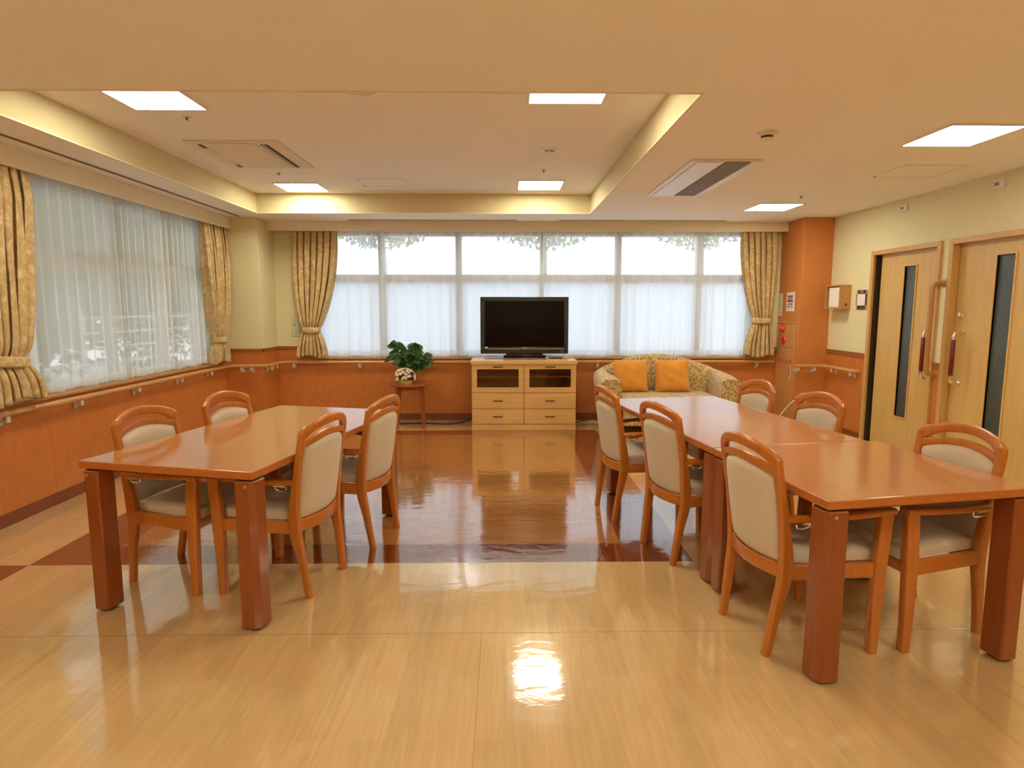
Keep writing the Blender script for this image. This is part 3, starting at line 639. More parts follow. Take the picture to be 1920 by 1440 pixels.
# ------------------------------------------------------------------ chairs
def bez(pts, n=10):
    """Catmull-Rom through pts"""
    P = [Vector(p) for p in pts]; P = [P[0] * 2 - P[1]] + P + [P[-1] * 2 - P[-2]]; out = []
    for i in range(1, len(P) - 2):
        for k in range(n):
            t_ = k / n; a, b, c_, d = P[i - 1], P[i], P[i + 1], P[i + 2]
            out.append(0.5 * ((2 * b) + (c_ - a) * t_ + (2 * a - 5 * b + 4 * c_ - d) * t_ ** 2 + (3 * b - a - 3 * c_ + d) * t_ ** 3))
    out.append(P[-2]); return out
def make_chair(label):
    t = thing('armchair', label, 'chair', (0, 0, 0), 0, 'wooden armchairs around the tables')
    KZ = 0.385
    yb_ = lambda z: -0.172 - 0.066 * ((z - KZ) / 0.46) if z > KZ else -0.172 - 0.055 * (KZ - z) / KZ
    for s in (-1, 1):
        pts = bez([(s * 0.166, -0.227, 0.0), (s * 0.178, -0.198, 0.20), (s * 0.189, -0.172, 0.38), (s * 0.194, -0.196, 0.60), (s * 0.196, -0.232, 0.80), (s * 0.192, -0.237, 0.848)], 8)
        sz = []
        for p in pts:
            z = p.z; d = 0.033 + 0.024 * math.exp(-((z - 0.39) / 0.18) ** 2)
            if z > 0.8: d = 0.032
            sz.append((0.034, d))
        MB().sweep(pts, sz, (1, 0, 0), 0.24).build('leg', 'chair_wood', t, ang=50)
        pts = bez([(s * 0.229, 0.222, 0.0), (s * 0.231, 0.222, 0.2), (s * 0.234, 0.228, 0.42), (s * 0.236, 0.240, 0.608)], 6)
        sz = [(0.036, 0.038 + 0.022 * min(1, p.z / 0.36)) for p in pts]
        MB().sweep(pts, sz, (1, 0, 0), 0.22).build('leg', 'chair_wood', t, ang=50)
        pts = bez([(s * 0.205, -0.190, 0.602), (s * 0.222, -0.10, 0.604), (s * 0.236, 0.08, 0.610), (s * 0.240, 0.245, 0.618), (s * 0.240, 0.276, 0.618)], 6)
        sz = [(0.042 - (0.012 if i == len(pts) - 1 else 0), 0.028 - (0.010 if i == len(pts) - 1 else 0)) for i, p in enumerate(pts)]
        MB().sweep(pts, sz, (1, 0, 0), 0.42).build('arm', 'chair_wood', t, ang=50)
        hk = MB(); q = -0.03
        hk.tube([(s * 0.213, -0.150, 0.622 + q), (s * 0.213, -0.150, 0.597 + q), (s * 0.205, -0.138, 0.588 + q), (s * 0.205, -0.105, 0.588 + q), (s * 0.213, -0.093, 0.597 + q), (s * 0.213, -0.093, 0.622 + q)], 0.0045, 8)
        hk.box(s * 0.219 - 0.010, s * 0.219 + 0.010, -0.155, -0.088, 0.612 + q, 0.622 + q)
        hk.build('hook', 'chrome', t)
    f = MB()
    for s in (-1, 1): f.sweep([(s * 0.190, -0.172, 0.369), (s * 0.232, 0.222, 0.369)], (0.024, 0.062), (1, 0, 0), 0.12)
    f.sweep([(-0.230, 0.224, 0.369), (0.230, 0.224, 0.369)], (0.024, 0.062), (0, 1, 0), 0.12)
    f.sweep([(-0.186, -0.13, 0.365), (0.186, -0.13, 0.365)], (0.02, 0.035), (0, 1, 0), 0.15)
    f.build('seat_frame', 'chair_wood', t, ang=50)
    # back frame rails
    def rail(z_end, z_mid, h, th, n=24, half=0.192, back=0.036, pw=0.9):
        pts = []
        for i in range(n + 1):
            u = -1 + 2 * i / n; k = 1 - u * u; z = z_end + (z_mid - z_end) * (k ** pw)
            pts.append((half * u, yb_(z) - back * k, z))
        return pts, (th, h)
    def vrail(top_end, top_mid, bot_end, bot_mid, th, grow_dn, grow_up, n=28, half=0.192, back=0.036):
        pts, sz = [], []
        for i in range(n + 1):
            u = -1 + 2 * i / n; k = 1 - u * u; e4 = abs(u) ** 7
            zt_ = top_end + (top_mid - top_end) * k + grow_up * e4 - (0.010 * abs(u) ** 30 if top_mid > 0.9 else 0); zb_ = bot_end + (bot_mid - bot_end) * k - grow_dn * e4; z = (zt_ + zb_) / 2
            pts.append((half * u, yb_(z) - back * k, z)); sz.append((th, zt_ - zb_))
        return pts, sz
    p, s_ = vrail(0.868, 0.914, 0.824, 0.868, 0.028, 0.022, 0.0); m_ = MB(); m_.sweep(p, s_, (0, 1, 0), 0.40); m_.build('top_rail', 'chair_wood', t, ang=50)
    p, s_ = vrail(0.802, 0.840, 0.770, 0.808, 0.023, 0.0, 0.006); m_ = MB(); m_.sweep(p, s_, (0, 1, 0), 0.25); m_.build('middle_rail', 'chair_wood', t, ang=50)
    p, s_ = rail(0.372, 0.368, 0.062, 0.024, half=0.184, back=0.042); m_ = MB(); m_.sweep(p, s_, (0, 1, 0), 0.2); m_.build('lower_rail', 'chair_wood', t, ang=50)
    # upholstered back
    def pad(u, v, side):
        uu = -1 + 2 * u; k = 1 - uu * uu; hw = 0.172 + 0.008 * v
        zt = 0.772 + 0.038 * k; zb = 0.400 + 0.0 * k; z = zb + (zt - zb) * v
        e_ = (1 - abs(uu) ** 7) * (1 - abs(2 * v - 1) ** 9)
        th = 0.004 + 0.018 * max(0, e_) ** 0.5 + (0.006 * e_ if side > 0 else 0)
        return (hw * uu * (1 - 0.03 * abs(2 * v - 1) ** 6), yb_(z) - 0.037 * k + side * th, z)
    m_ = MB(); m_.grid(lambda u, v: pad(u, v, 1), 20, 20); m_.grid(lambda u, v: pad(u, v, -1), 20, 20)
    # close the rim
    n = 20
    rim = [(i / n, 0) for i in range(n)] + [(1, i / n) for i in range(n)] + [(1 - i / n, 1) for i in range(n)] + [(0, 1 - i / n) for i in range(n)]
    rim.append((0, 0))
    A = [m_.bm.verts.new(pad(u, v, 1)) for u, v in rim]; B = [m_.bm.verts.new(pad(u, v, -1)) for u, v in rim]
    for i in range(len(rim) - 1): m_.face([A[i], A[i + 1], B[i + 1], B[i]])
    bmesh.ops.remove_doubles(m_.bm, verts=m_.bm.verts[:], dist=1e-5)
    m_.build('backrest', 'beige', t, ang=60)
    # seat cushion
    def seat(u, v, top):
        uu, vv = -1 + 2 * u, -1 + 2 * v; y = -0.148 + 0.405 * v; hw = 0.176 + 0.036 * v
        e_ = max(0, (1 - abs(uu) ** 8) * (1 - abs(vv) ** 8)); f_ = 1 - 0.02 * (abs(uu) * abs(vv)) ** 4
        return (hw * uu * f_, y, 0.402 + (0.042 + 0.013 * e_ ** 0.5 + 0.006 * (1 - uu * uu)) if top else 0.400)
    m_ = MB(); m_.grid(lambda u, v: seat(u, v, True), 20, 20); m_.grid(lambda u, v: seat(u, v, False), 20, 20)
    A = [m_.bm.verts.new(seat(u, v, True)) for u, v in rim]; B = [m_.bm.verts.new(seat(u, v, False)) for u, v in rim]
    for i in range(len(rim) - 1): m_.face([A[i], A[i + 1], B[i + 1], B[i]])
    bmesh.ops.remove_doubles(m_.bm, verts=m_.bm.verts[:], dist=1e-5)
    m_.build('seat', 'beige', t, ang=60)
    return t
chairs = [  # x, y, facing direction in degrees, label
    (-1.717, 3.082, -12.8, 'beige upholstered armchair on the wall side of the left table, nearer of the two'),
    (-1.544, 3.647, -12.8, 'beige upholstered armchair on the wall side of the left table, farther of the two'),
    (-1.155, 2.995, 166, 'beige upholstered armchair on the aisle side of the left table, nearer of the two'),
    (-0.970, 3.600, 165, 'beige upholstered armchair on the aisle side of the left table, farther of the two'),
    (0.946, 4.020, 11, 'beige upholstered armchair on the aisle side of the right-hand row, farthest of the three'),
    (1.128, 3.345, 16, 'beige upholstered armchair on the aisle side of the right-hand row, middle of the three'),
    (1.293, 2.466, 9.5, 'beige upholstered armchair on the aisle side of the right-hand row, nearest of the three'),
    (1.871, 2.547, 190, 'beige upholstered armchair on the door side of the right-hand row, nearest of the three'),
    (1.767, 3.549, 191, 'beige upholstered armchair on the door side of the right-hand row, middle of the three'),
    (1.652, 4.199, 190, 'beige upholstered armchair on the door side of the right-hand row, farthest of the three')]
for i, (x, y, a, lab) in enumerate(chairs):
    if i == 0: proto = make_chair(lab); proto.location = (x, y, 0); proto.rotation_euler = (0, 0, R(a - 90))
    else: dup(proto, (x, y, 0), R(a - 90), lab)

# ------------------------------------------------------------------ TV cabinet
cb = thing('tv_cabinet', 'pale wooden cabinet with two glass doors and four drawers under the television', 'cabinet', (0.24, 6.95, 0))
x0, x1, yf, yb2 = -0.375, 0.855, 6.74, 7.19
m = MB(); m.box(x0, x1, yf + 0.02, yb2, 0.0, 0.068); m.box(x0, x0 + 0.02, yf + 0.02, yb2, 0.068, 0.785); m.box(x1 - 0.02, x1, yf + 0.02, yb2, 0.068, 0.785)
m.box(x0, x1, yb2 - 0.01, yb2, 0.068, 0.785); m.box(x0 + 0.02, x1 - 0.02, yf + 0.025, yb2, 0.068, 0.45); m.box(0.23, 0.25, yf + 0.025, yb2, 0.45, 0.785)
m.box(x0 + 0.02, x1 - 0.02, yf + 0.024, yb2, 0.628, 0.642)
m.build('carcass', 'pale_wood', cb, world=True, smooth=False)
MB().box(x0 + 0.002, x1 - 0.002, yf + 0.019, yf + 0.026, 0.066, 0.452).build('gap_shade_panel', 'bronze', cb, world=True, smooth=False)  # dark sheets paint the shade in the gaps between drawers and doors
MB().box(0.232, 0.248, yf + 0.0195, yf + 0.026, 0.452, 0.784).build('gap_shade_panel', 'bronze', cb, world=True, smooth=False)
MB().box(x0, x1, yf, yf + 0.022, 0.0, 0.068).build('plinth', 'pale_wood', cb, world=True, bevel=0.002)
MB().box(x0 - 0.012, x1 + 0.012, yf - 0.014, yb2 + 0.01, 0.785, 0.828).build('cabinet_top', 'pale_wood', cb, world=True, bevel=0.004)
xm = 0.240
def pull(xc, zc, parent):
    m_ = MB(); m_.tube([(xc - 0.052, yf - 0.022, zc), (xc + 0.052, yf - 0.022, zc)], 0.0075, 8)
    for s in (-1, 1): m_.tube([(xc + s * 0.045, yf + 0.002, zc), (xc + s * 0.045, yf - 0.022, zc)], 0.005, 8); m_.lathe([(0.008, 0), (0.008, -0.006)], (xc + s * 0.052, yf - 0.019, zc), 'y', 8)
    m_.build('handle', 'bronze', parent, world=True)
for a, b in ((x0 + 0.003, xm - 0.003), (xm + 0.003, x1 - 0.003)):
    xc = (a + b) / 2
    for z0, z1 in ((0.074, 0.255), (0.261, 0.445)):
        d = MB().box(a, b, yf, yf + 0.02, z0, z1).build('drawer', 'pale_wood', cb, world=True, bevel=0.002); pull(xc, (z0 + z1) / 2 + 0.002, d)
    z0, z1 = 0.451, 0.783; g0, g1, gz0, gz1 = a + 0.06, b - 0.06, 0.512, 0.728
    m = MB(); m.box(a, g0, yf, yf + 0.02, z0, z1); m.box(g1, b, yf, yf + 0.02, z0, z1); m.box(g0, g1, yf, yf + 0.02, z0, gz0); m.box(g0, g1, yf, yf + 0.02, gz1, z1)
    d = m.build('cabinet_door', 'pale_wood', cb, world=True, smooth=False); pull(xc, 0.757, d)
    MB().box(g0, g1, yf + 0.008, yf + 0.012, gz0, gz1).build('door_glass', 'cab_glass', d, world=True, smooth=False)

# television
tv = thing('television', 'black flat-screen television standing on the pale cabinet', 'television', (0.25, 6.97, 0.829))
ty = 6.95; bx0, bx1, bz0, bz1 = -0.277, 0.779, 0.893, 1.572
m = MB(); m.box(bx0, bx1, ty, ty + 0.055, bz0, bz0 + 0.082); m.box(bx0, bx1, ty, ty + 0.055, bz1 - 0.052, bz1); m.box(bx0, bx0 + 0.052, ty, ty + 0.055, bz0 + 0.082, bz1 - 0.052); m.box(bx1 - 0.052, bx1, ty, ty + 0.055, bz0 + 0.082, bz1 - 0.052)
m.box(bx0 + 0.10, bx1 - 0.10, ty + 0.05, ty + 0.10, bz0 + 0.06, bz1 - 0.08)
m.build('bezel', 'black_frame', tv, world=True, bevel=0.006)
MB().box(bx0 + 0.05, bx1 - 0.05, ty + 0.010, ty + 0.04, bz0 + 0.08, bz1 - 0.05).build('screen', 'screen', tv, world=True, smooth=False)
MB().box(bx0 + 0.085, bx1 - 0.05, ty - 0.003, ty + 0.005, bz0 + 0.056, bz0 + 0.063).build('silver_strip', 'silver', tv, world=True)
MB().box(0.03, 0.47, ty + 0.0, ty + 0.05, 0.862, 0.895).build('neck', 'black', tv, world=True)
m = MB(); m.box(-0.005, 0.510, ty - 0.085, ty + 0.13, 0.829, 0.850); MBs = m.build('stand', 'black', tv, world=True, bevel=0.004)
MB().box(-0.005, 0.510, ty - 0.089, ty - 0.084, 0.836, 0.843).build('stand_strip', 'silver', tv, world=True)
MB().box(0.0, 0.505, ty - 0.04, ty + 0.06, 0.850, 0.880).build('speaker_bar', 'black', tv, world=True, bevel=0.003)
MB().box(bx0 + 0.056, bx0 + 0.088, ty - 0.002, ty + 0.001, bz0 + 0.066, bz0 + 0.084).build('sticker', 'paper', tv, world=True)
MB().box(bx1 - 0.100, bx1 - 0.052, ty - 0.002, ty + 0.001, bz0 + 0.012, bz0 + 0.044).build('energy_label', 'bronze', tv, world=True)
text_mesh('logo', 'SONY', 0.022, 'silver', tv, face_mtx((0.251, ty - 0.001, bz0 + 0.073), '-y'), 0.0006)
def flat_item(name, label, cat, cx, cy, z, sx, sy, h, rz, mat, group=None, extra=None):
    t = thing(name, label, cat, (cx, cy, z), rz, group); MB().box(-sx / 2, sx / 2, -sy / 2, sy / 2, 0, h).build('body', mat, t, bevel=min(h, 0.01) * 0.3)
    if extra: extra(t)
    return t
ct = 0.829
flat_item('notebook', 'thin dark folder lying on the cabinet left of the television stand', 'folder', -0.12, 7.03, ct, 0.22, 0.10, 0.006, 0.05, 'black')
bk = thing('tray', 'shallow yellow tray lying on the cabinet right of the television stand', 'tray', (0.64, 6.83, ct), 0.04)
m = MB(); m.box(-0.11, 0.11, -0.055, 0.055, 0, 0.004); m.box(-0.11, 0.11, -0.055, -0.050, 0.004, 0.014); m.box(-0.11, 0.11, 0.050, 0.055, 0.004, 0.014); m.box(-0.11, -0.105, -0.055, 0.055, 0.004, 0.014); m.box(0.105, 0.11, -0.055, 0.055, 0.004, 0.014); m.build('tray_body', 'basket', bk)
def rbtn(t):
    m_ = MB()
    for i in range(5):
        for j in (-1, 0, 1): m_.lathe([(0.004, 0), (0.004, 0.002)], (-0.06 + i * 0.03, j * 0.011, 0.016), 'z', 8)
    m_.build('buttons', 'white_plastic', t)
flat_item('remote_control', 'dark remote control lying across the tray on the cabinet', 'remote', 0.62, 6.85, ct + 0.0145, 0.17, 0.042, 0.016, 0.12, 'black_frame', None, rbtn)
flat_item('remote_control', 'grey remote control at the back right edge of the cabinet top', 'remote', 0.77, 7.04, ct, 0.15, 0.04, 0.016, -0.05, 'bracket', None, rbtn)

# ------------------------------------------------------------------ side table, flowers, plant
st = thing('side_table', 'small round reddish wooden side table by the back wall', 'table', (-1.135, 6.97, 0))
MB().lathe([(0.245, 0), (0.262, 0.006), (0.266, 0.014), (0.262, 0.022), (0.0001, 0.022)], (0, 0, 0.515), 'z', 48).build('tabletop', 'side_wood', st)
MB().lathe([(0.155, 0), (0.155, 0.05)], (0, 0, 0.465), 'z', 40).build('apron', 'side_wood', st)
for a in (-38, 38, 142, 218):
    an = R(a + 4); c_, s_ = math.cos(an), math.sin(an)
    MB().sweep([(c_ * 0.205, s_ * 0.175, 0), (c_ * 0.19, s_ * 0.16, 0.25), (c_ * 0.165, s_ * 0.14, 0.515)], [(0.028, 0.028), (0.040, 0.040), (0.048, 0.048)], (1, 0, 0), 0.2).build('leg', 'side_wood', st)
fl = thing('flower_basket', 'yellow basket filled with cream and pale pink flowers on the side table', 'flowers', (-1.17, 6.875, 0.5375))
MB().lathe([(0.062, 0), (0.072, 0.02), (0.080, 0.045), (0.076, 0.048), (0.05, 0.035)], (0, 0, 0), 'z', 24, 1.15, 0.75).build('basket', 'basket', fl)
rnd = random.Random(4)
m = MB(); lf = MB()
def petal_flower(mb, c_, nrm, r):
    nrm = Vector(nrm).normalized(); u = nrm.orthogonal().normalized(); w_ = nrm.cross(u); c_ = Vector(c_)
    for ringn, rr, hh in ((6, r, 0.25), (5, r * 0.62, 0.55)):
        o_ = rnd.uniform(0, 6)
        for k in range(ringn):
            a0 = o_ + 2 * PI * k / ringn; d = u * math.cos(a0) + w_ * math.sin(a0); e_ = u * math.cos(a0 + PI / 2) + w_ * math.sin(a0 + PI / 2)
            v = [mb.bm.verts.new(q) for q in (c_, c_ + d * rr * 0.55 + e_ * rr * 0.34 + nrm * rr * hh, c_ + d * rr + nrm * rr * hh * 1.2, c_ + d * rr * 0.55 - e_ * rr * 0.34 + nrm * rr * hh)]
            mb.face(v)
for i in range(46):
    th, ph = rnd.uniform(0, 2 * PI), rnd.uniform(0.05, 1.62)
    d = Vector((math.sin(ph) * math.cos(th), math.sin(ph) * math.sin(th), math.cos(ph)))
    p = Vector((d.x * 0.125 - 0.01, d.y * 0.085, 0.068 + d.z * 0.115)); petal_flower(m, p, d + Vector((0, -0.3, 0.1)), rnd.uniform(0.021, 0.031))
    MB_p = p * 0.8
    for k in range(2):
        q = Vector((d.x * 0.118 + rnd.uniform(-.02, .02), d.y * 0.08, 0.060 + d.z * 0.11)); t_ = Vector((rnd.uniform(-1, 1), rnd.uniform(-1, 1), rnd.uniform(-.3, 1))).normalized() * 0.035; s_ = t_.cross(d).normalized() * 0.008
        lf.face([lf.bm.verts.new(z_) for z_ in (q, q + t_ * 0.5 + s_, q + t_, q + t_ * 0.5 - s_)])
m.norecalc = True; lf.norecalc = True
m.build('blossoms', 'blossom', fl, ang=80); lf.build('leaves', 'leaf', fl, ang=80)
MB().lathe([(0.001, 0), (0.07, 0.02), (0.095, 0.06), (0.07, 0.10), (0.001, 0.12)], (-0.005, 0, 0.035), 'z', 18, 1.1, 0.75).build('foliage_mound', 'stem', fl)
pl = thing('potted_plant', 'dark green plant with large rounded glossy leaves behind the flower basket', 'plant', (-1.155, 7.075, 0.5375))
MB().lathe([(0.045, 0), (0.05, 0.01), (0.062, 0.10), (0.066, 0.105), (0.058, 0.108), (0.05, 0.09)], (0, 0, 0), 'z', 24).build('pot', 'maroon', pl)
rnd = random.Random(12); lf = MB(); stm = MB(); lf.norecalc = True
def big_leaf(mb, base, d, L, wd, droop=0.25):
    base = Vector(base); d = Vector(d).normalized(); sd = d.cross(Vector((0.15, -1, 0.55))).normalized(); nn = sd.cross(d)
    if nn.z < 0: nn = -nn
    n = 7; rows = []
    for i in range(n + 1):
        t_ = i / n; hw = wd * (0.16 + 0.84 * math.sin(PI * min(1, t_ ** 1.3) * 0.97 + 0.02)) if i not in (0,) else wd * 0.10
        if t_ > 0.99: hw = wd * 0.12
        p = base + d * L * t_ - Vector((0, 0, droop * L * t_ * t_))
        rows.append([mb.bm.verts.new(p + sd * hw * 0.5 * k + nn * abs(k) * hw * 0.16) for k in (-1, -0.5, 0, 0.5, 1)])
    for a, b in zip(rows, rows[1:]):
        for i in range(4): mb.face([a[i], a[i + 1], b[i + 1], b[i]])
for (sx, sz, tilt) in ((-0.15, 0.42, 1), (0.08, 0.40, 2), (0.17, 0.27, 3), (-0.02, 0.27, 4)):
    top = Vector((sx, rnd.uniform(-0.03, 0.03), sz)); b = Vector((sx * 0.12, 0, 0.09))
    pts = bez([b, b.lerp(top, 0.5) + Vector((0, 0, 0.03)), top], 6); stm.tube(pts, 0.0055, 7)
    nl = 18 if sz > 0.3 else 14
    for k in range(nl):
        f_ = 0.42 + 0.6 * k / nl; p = b.lerp(top, min(1, f_)) + Vector((0, 0, 0.02)); a = k * 2.4 + tilt
        up = -0.15 + 1.1 * (k / nl) ** 1.5
        d = Vector((math.cos(a), math.sin(a) * 0.75, up)); big_leaf(lf, p, d, rnd.uniform(0.115, 0.155), rnd.uniform(0.080, 0.105), 0.22)
big_leaf(lf, (-0.16, 0, 0.33), (-1, 0, -0.35), 0.15, 0.07); big_leaf(lf, (0.18, 0, 0.25), (1, 0, 0.25), 0.13, 0.065)
lf.build('leaves', 'leaf', pl, ang=70, solid=0.0012); stm.build('stem', 'stem', pl)

# ------------------------------------------------------------------ sofa
sf = thing('sofa', 'curved-back two-seat sofa in gold and brown leaf-print fabric below the back window', 'sofa', (1.88, 6.78, 0))
def sofa_shell():
    # plan path: left arm front -> back -> right arm front (local, sofa faces -y)
    key = [(-0.745, -0.40), (-0.755, -0.18), (-0.750, 0.06), (-0.70, 0.27), (-0.50, 0.36), (-0.22, 0.385), (0, 0.39), (0.22, 0.385), (0.50, 0.36), (0.70, 0.27), (0.750, 0.06), (0.755, -0.18), (0.745, -0.40)]
    kz = [0.650, 0.675, 0.690, 0.715, 0.785, 0.855, 0.875, 0.855, 0.785, 0.715, 0.690, 0.675, 0.650]
    pts = bez([(a, b, z) for (a, b), z in zip(key, kz)], 6); n = len(pts); rings = []
    for i, p in enumerate(pts):
        t_ = (pts[min(i + 1, n - 1)] - pts[max(i - 1, 0)]); t_.z = 0; t_.normalize(); inn = Vector((t_.y, -t_.x, 0))   # towards the inside
        u = i / (n - 1); arm = abs(2 * u - 1); th = 0.09 + 0.09 * min(1, max(0, (arm - 0.50) / 0.35))
        out = 0.05 * (1 if arm > 0 else 0)
        zt = p.z; base = Vector((p.x, p.y, 0)); ring = []
        prof = [(0.02, 0.13), (0.0, 0.20), (-0.02, 0.42), (-0.055, zt - 0.09), (-0.045, zt - 0.045), (0.0, zt - 0.012), (th * 0.5, zt + 0.002), (th - 0.01, zt - 0.022), (th + 0.004, zt - 0.07), (th + 0.012, 0.45), (th + 0.014, 0.30), (th + 0.014, 0.13)]
        for off, z in prof: q = base + inn * off; ring.append((q.x, q.y, z))
        rings.append(ring)
    m_ = MB(); m_.loft(rings); return m_
sofa_shell().build('frame', 'sofa', sf, ang=60)
def cushion(mb, cx, cy, cz, sx, sy, sz, n=16, p=5):
    for top in (1, -1):
        def fn(u, v):
            a, b = -1 + 2 * u, -1 + 2 * v; e_ = max(0, (1 - abs(a) ** p) * (1 - abs(b) ** p)) ** 0.5
            return (cx + sx * a, cy + sy * b, cz + top * sz * e_)
        mb.grid(fn, n, n)
    bmesh.ops.remove_doubles(mb.bm, verts=mb.bm.verts[:], dist=1e-5)
m = MB(); cushion(m, 0, -0.06, 0.375, 0.635, 0.35, 0.065, 28, 10); m.build('seat_cushion', 'sofa', sf, ang=60)
MB().box(-0.66, 0.66, -0.385, 0.30, 0.115, 0.335).build('seat_base', 'sofa', sf, bevel=0.015)
for sx in (-1, 1):
    for sy in (-0.33, 0.30): MB().lathe([(0.016, 0), (0.024, 0.14)], (sx * 0.68, sy, 0), 'z', 12).build('leg', 'side_wood', sf)
def pillow(label, cx, rz, tilt, seed):
    t = thing('cushion', label, 'cushion', (cx, 6.865, 0.632), 0, 'orange cushions on the sofa'); t.rotation_euler = (R(78), R(tilt), rz)
    rn = random.Random(seed); m_ = MB(); a_, b_ = rn.uniform(0, 6), rn.uniform(0, 6)
    for top in (1, -1):
        def fn(u, v):
            a, b = -1 + 2 * u, -1 + 2 * v; e_ = max(0, (1 - a ** 4) * (1 - b ** 4)) ** 0.62
            pin = 1 - 0.055 * (1 - abs(a) ** 2) * abs(b) ** 3; pin2 = 1 - 0.055 * (1 - abs(b) ** 2) * abs(a) ** 3
            wr = 0.005 * math.sin(6 * a + 4 * b + a_) * math.sin(5 * b + b_)
            return (0.208 * a * pin2, 0.198 * b * pin, top * (0.068 * e_ + wr * e_))
        m_.grid(fn, 24, 24)
    bmesh.ops.remove_doubles(m_.bm, verts=m_.bm.verts[:], dist=1e-5)
    cv = m_.build('cover', 'pillow', t, ang=80)
    return t
pillow('plain orange square cushion on the left of the sofa', 1.525, 0.06, 0.0, 1)
pillow('plain orange square cushion on the right of the sofa', 2.02, -0.04, -1.5, 2)

# ------------------------------------------------------------------ hydrant cabinet, signs on the pillar (left face, x = PX)
hy = thing('hydrant_cabinet', 'orange fire hydrant cabinet door with red lamp set in the pillar', 'cabinet', (PX, 7.14, 0.05))
ya, yb3 = 6.905, 7.37
m = MB(); fx = PX - 0.012; fw = 0.022
m.box(fx, PX, ya, ya + fw, 0.06, 1.27); m.box(fx, PX, yb3 - fw, yb3, 0.06, 1.27); m.box(fx, PX, ya + fw, yb3 - fw, 1.248, 1.27); m.box(fx, PX, ya + fw, yb3 - fw, 0.06, 0.08)
m.build('frame', 'hyd_panel', hy, world=True, bevel=0.002)
up = MB().box(PX - 0.008, PX, ya + fw + 0.003, yb3 - fw - 0.003, 0.955, 1.245).build('upper_panel', 'hyd_panel', hy, world=True, bevel=0.002)
lo = MB().box(PX - 0.008, PX, ya + fw + 0.003, yb3 - fw - 0.003, 0.083, 0.948).build('door', 'hyd_panel', hy, world=True, bevel=0.002)
MB().lathe([(0.040, 0), (0.040, -0.008), (0.036, -0.022), (0.026, -0.038), (0.010, -0.047), (0.0005, -0.048)], (PX - 0.008, 7.215, 1.178), 'x').build('alarm_lamp', 'red', up, world=True)
m = MB(); m.lathe([(0.054, 0), (0.054, -0.006), (0.046, -0.014), (0.026, -0.016), (0.022, -0.006), (0.0005, -0.006)], (PX - 0.008, 7.20, 1.038), 'x'); m.build('call_button', 'red', up, world=True)
MB().lathe([(0.020, 0), (0.020, -0.003), (0.0005, -0.003)], (PX - 0.0145, 7.20, 1.040), 'x').build('button_centre', 'sign_red', up, world=True)
text_mesh('lettering', '屋内消火栓', 0.070, 'red_paint', lo, face_mtx((PX - 0.0085, 7.13, 0.775), '-x'), 0.0006)
h = MB(); h.box(PX - 0.014, PX - 0.007, 6.985, 7.025, 0.58, 0.745); h.build('handle_plate', 'bracket', lo, world=True, bevel=0.003)
MB().box(PX - 0.018, PX - 0.013, 6.998, 7.010, 0.60, 0.73).build('handle_slot', 'dark', lo, world=True)
pb = thing('push_switch', 'small dark green switch by the drape above the hydrant lettering', 'switch', (PX, 7.375, 0.88))
MB().box(PX - 0.022, PX, 7.352, 7.386, 0.875, 0.945).build('case', 'green_sw', pb, world=True, bevel=0.003); MB().box(PX - 0.026, PX - 0.021, 7.362, 7.376, 0.90, 0.92).build('button', 'white_plastic', pb, world=True)
cp = thing('panel_cover', 'narrow tall cream cover plate on the pillar beside the extinguisher sign', 'panel', (PX, 7.325, 1.33))
MB().box(PX - 0.012, PX, 7.285, 7.370, 1.335, 1.625).build('plate', 'cream_plate', cp, world=True, bevel=0.003)
m = MB()
for z in (1.38, 1.50): m.lathe([(0.006, 0), (0.006, -0.003)], (PX - 0.012, 7.327, z), 'x', 10)
m.build('screws', 'bracket', cp, world=True)
sg = thing('extinguisher_sign', 'white paper sign with a dark red heading on the pillar', 'sign', (PX, 7.09, 1.40))
s0, s1 = 6.985, 7.185
MB().box(PX - 0.004, PX, s0, s1, 1.40, 1.632).build('sheet', 'paper', sg, world=True)
MB().box(PX - 0.0052, PX - 0.0035, s0 + 0.032, s1 - 0.028, 1.515, 1.592).build('heading_block', 'sign_red', sg, world=True)
text_mesh('heading', '消火器', 0.054, 'paper', sg, face_mtx((PX - 0.0056, 7.087, 1.554), '-x'), 0.0005)
text_mesh('small_print', '火気厳禁', 0.030, 'ink', sg, face_mtx((PX - 0.0046, 7.087, 1.485), '-x'), 0.0004)
text_mesh('small_print', '禁煙・注意', 0.028, 'ink', sg, face_mtx((PX - 0.0046, 7.087, 1.452), '-x'), 0.0004)

# wall items, right wall
wb = thing('wall_box', 'open-fronted wooden box shelf with a white sheet inside, on the right wall', 'shelf', (XR, 6.56, 1.42))
q0, q1, zb, zt = 6.44, 6.72, 1.43, 1.70
m = MB(); dx = 0.135
m.box(XR - 0.012, XR, q0, q1, zb, zt); m.box(XR - dx, XR - 0.012, q0, q1, zb, zb + 0.016); m.box(XR - dx, XR - 0.012, q0, q1, zt - 0.016, zt); m.box(XR - dx, XR - 0.012, q1 - 0.014, q1, zb + 0.016, zt - 0.016); m.box(XR - dx + 0.006, XR - 0.012, q0 + 0.006, q0 + 0.018, zb + 0.016, zt - 0.016)
m.build('case', 'rail_wood', wb, world=True, bevel=0.002)
MB().box(XR - 0.118, XR - 0.112, q0 + 0.022, q1 - 0.05, zb + 0.02, zt - 0.03).build('white_sheet', 'paper', wb, world=True)
MB().lathe([(0.012, 0.006), (0.012, -0.002), (0.008, -0.004)], (XR - 0.055, q0, zb + 0.05), 'y', 14).build('knob', 'bronze', wb, world=True)
MB().lathe([(0.004, 0.006), (0.004, 0.003)], (XR - 0.07, q0, zb + 0.14), 'y', 10).build('peg', 'paper', wb, world=True)
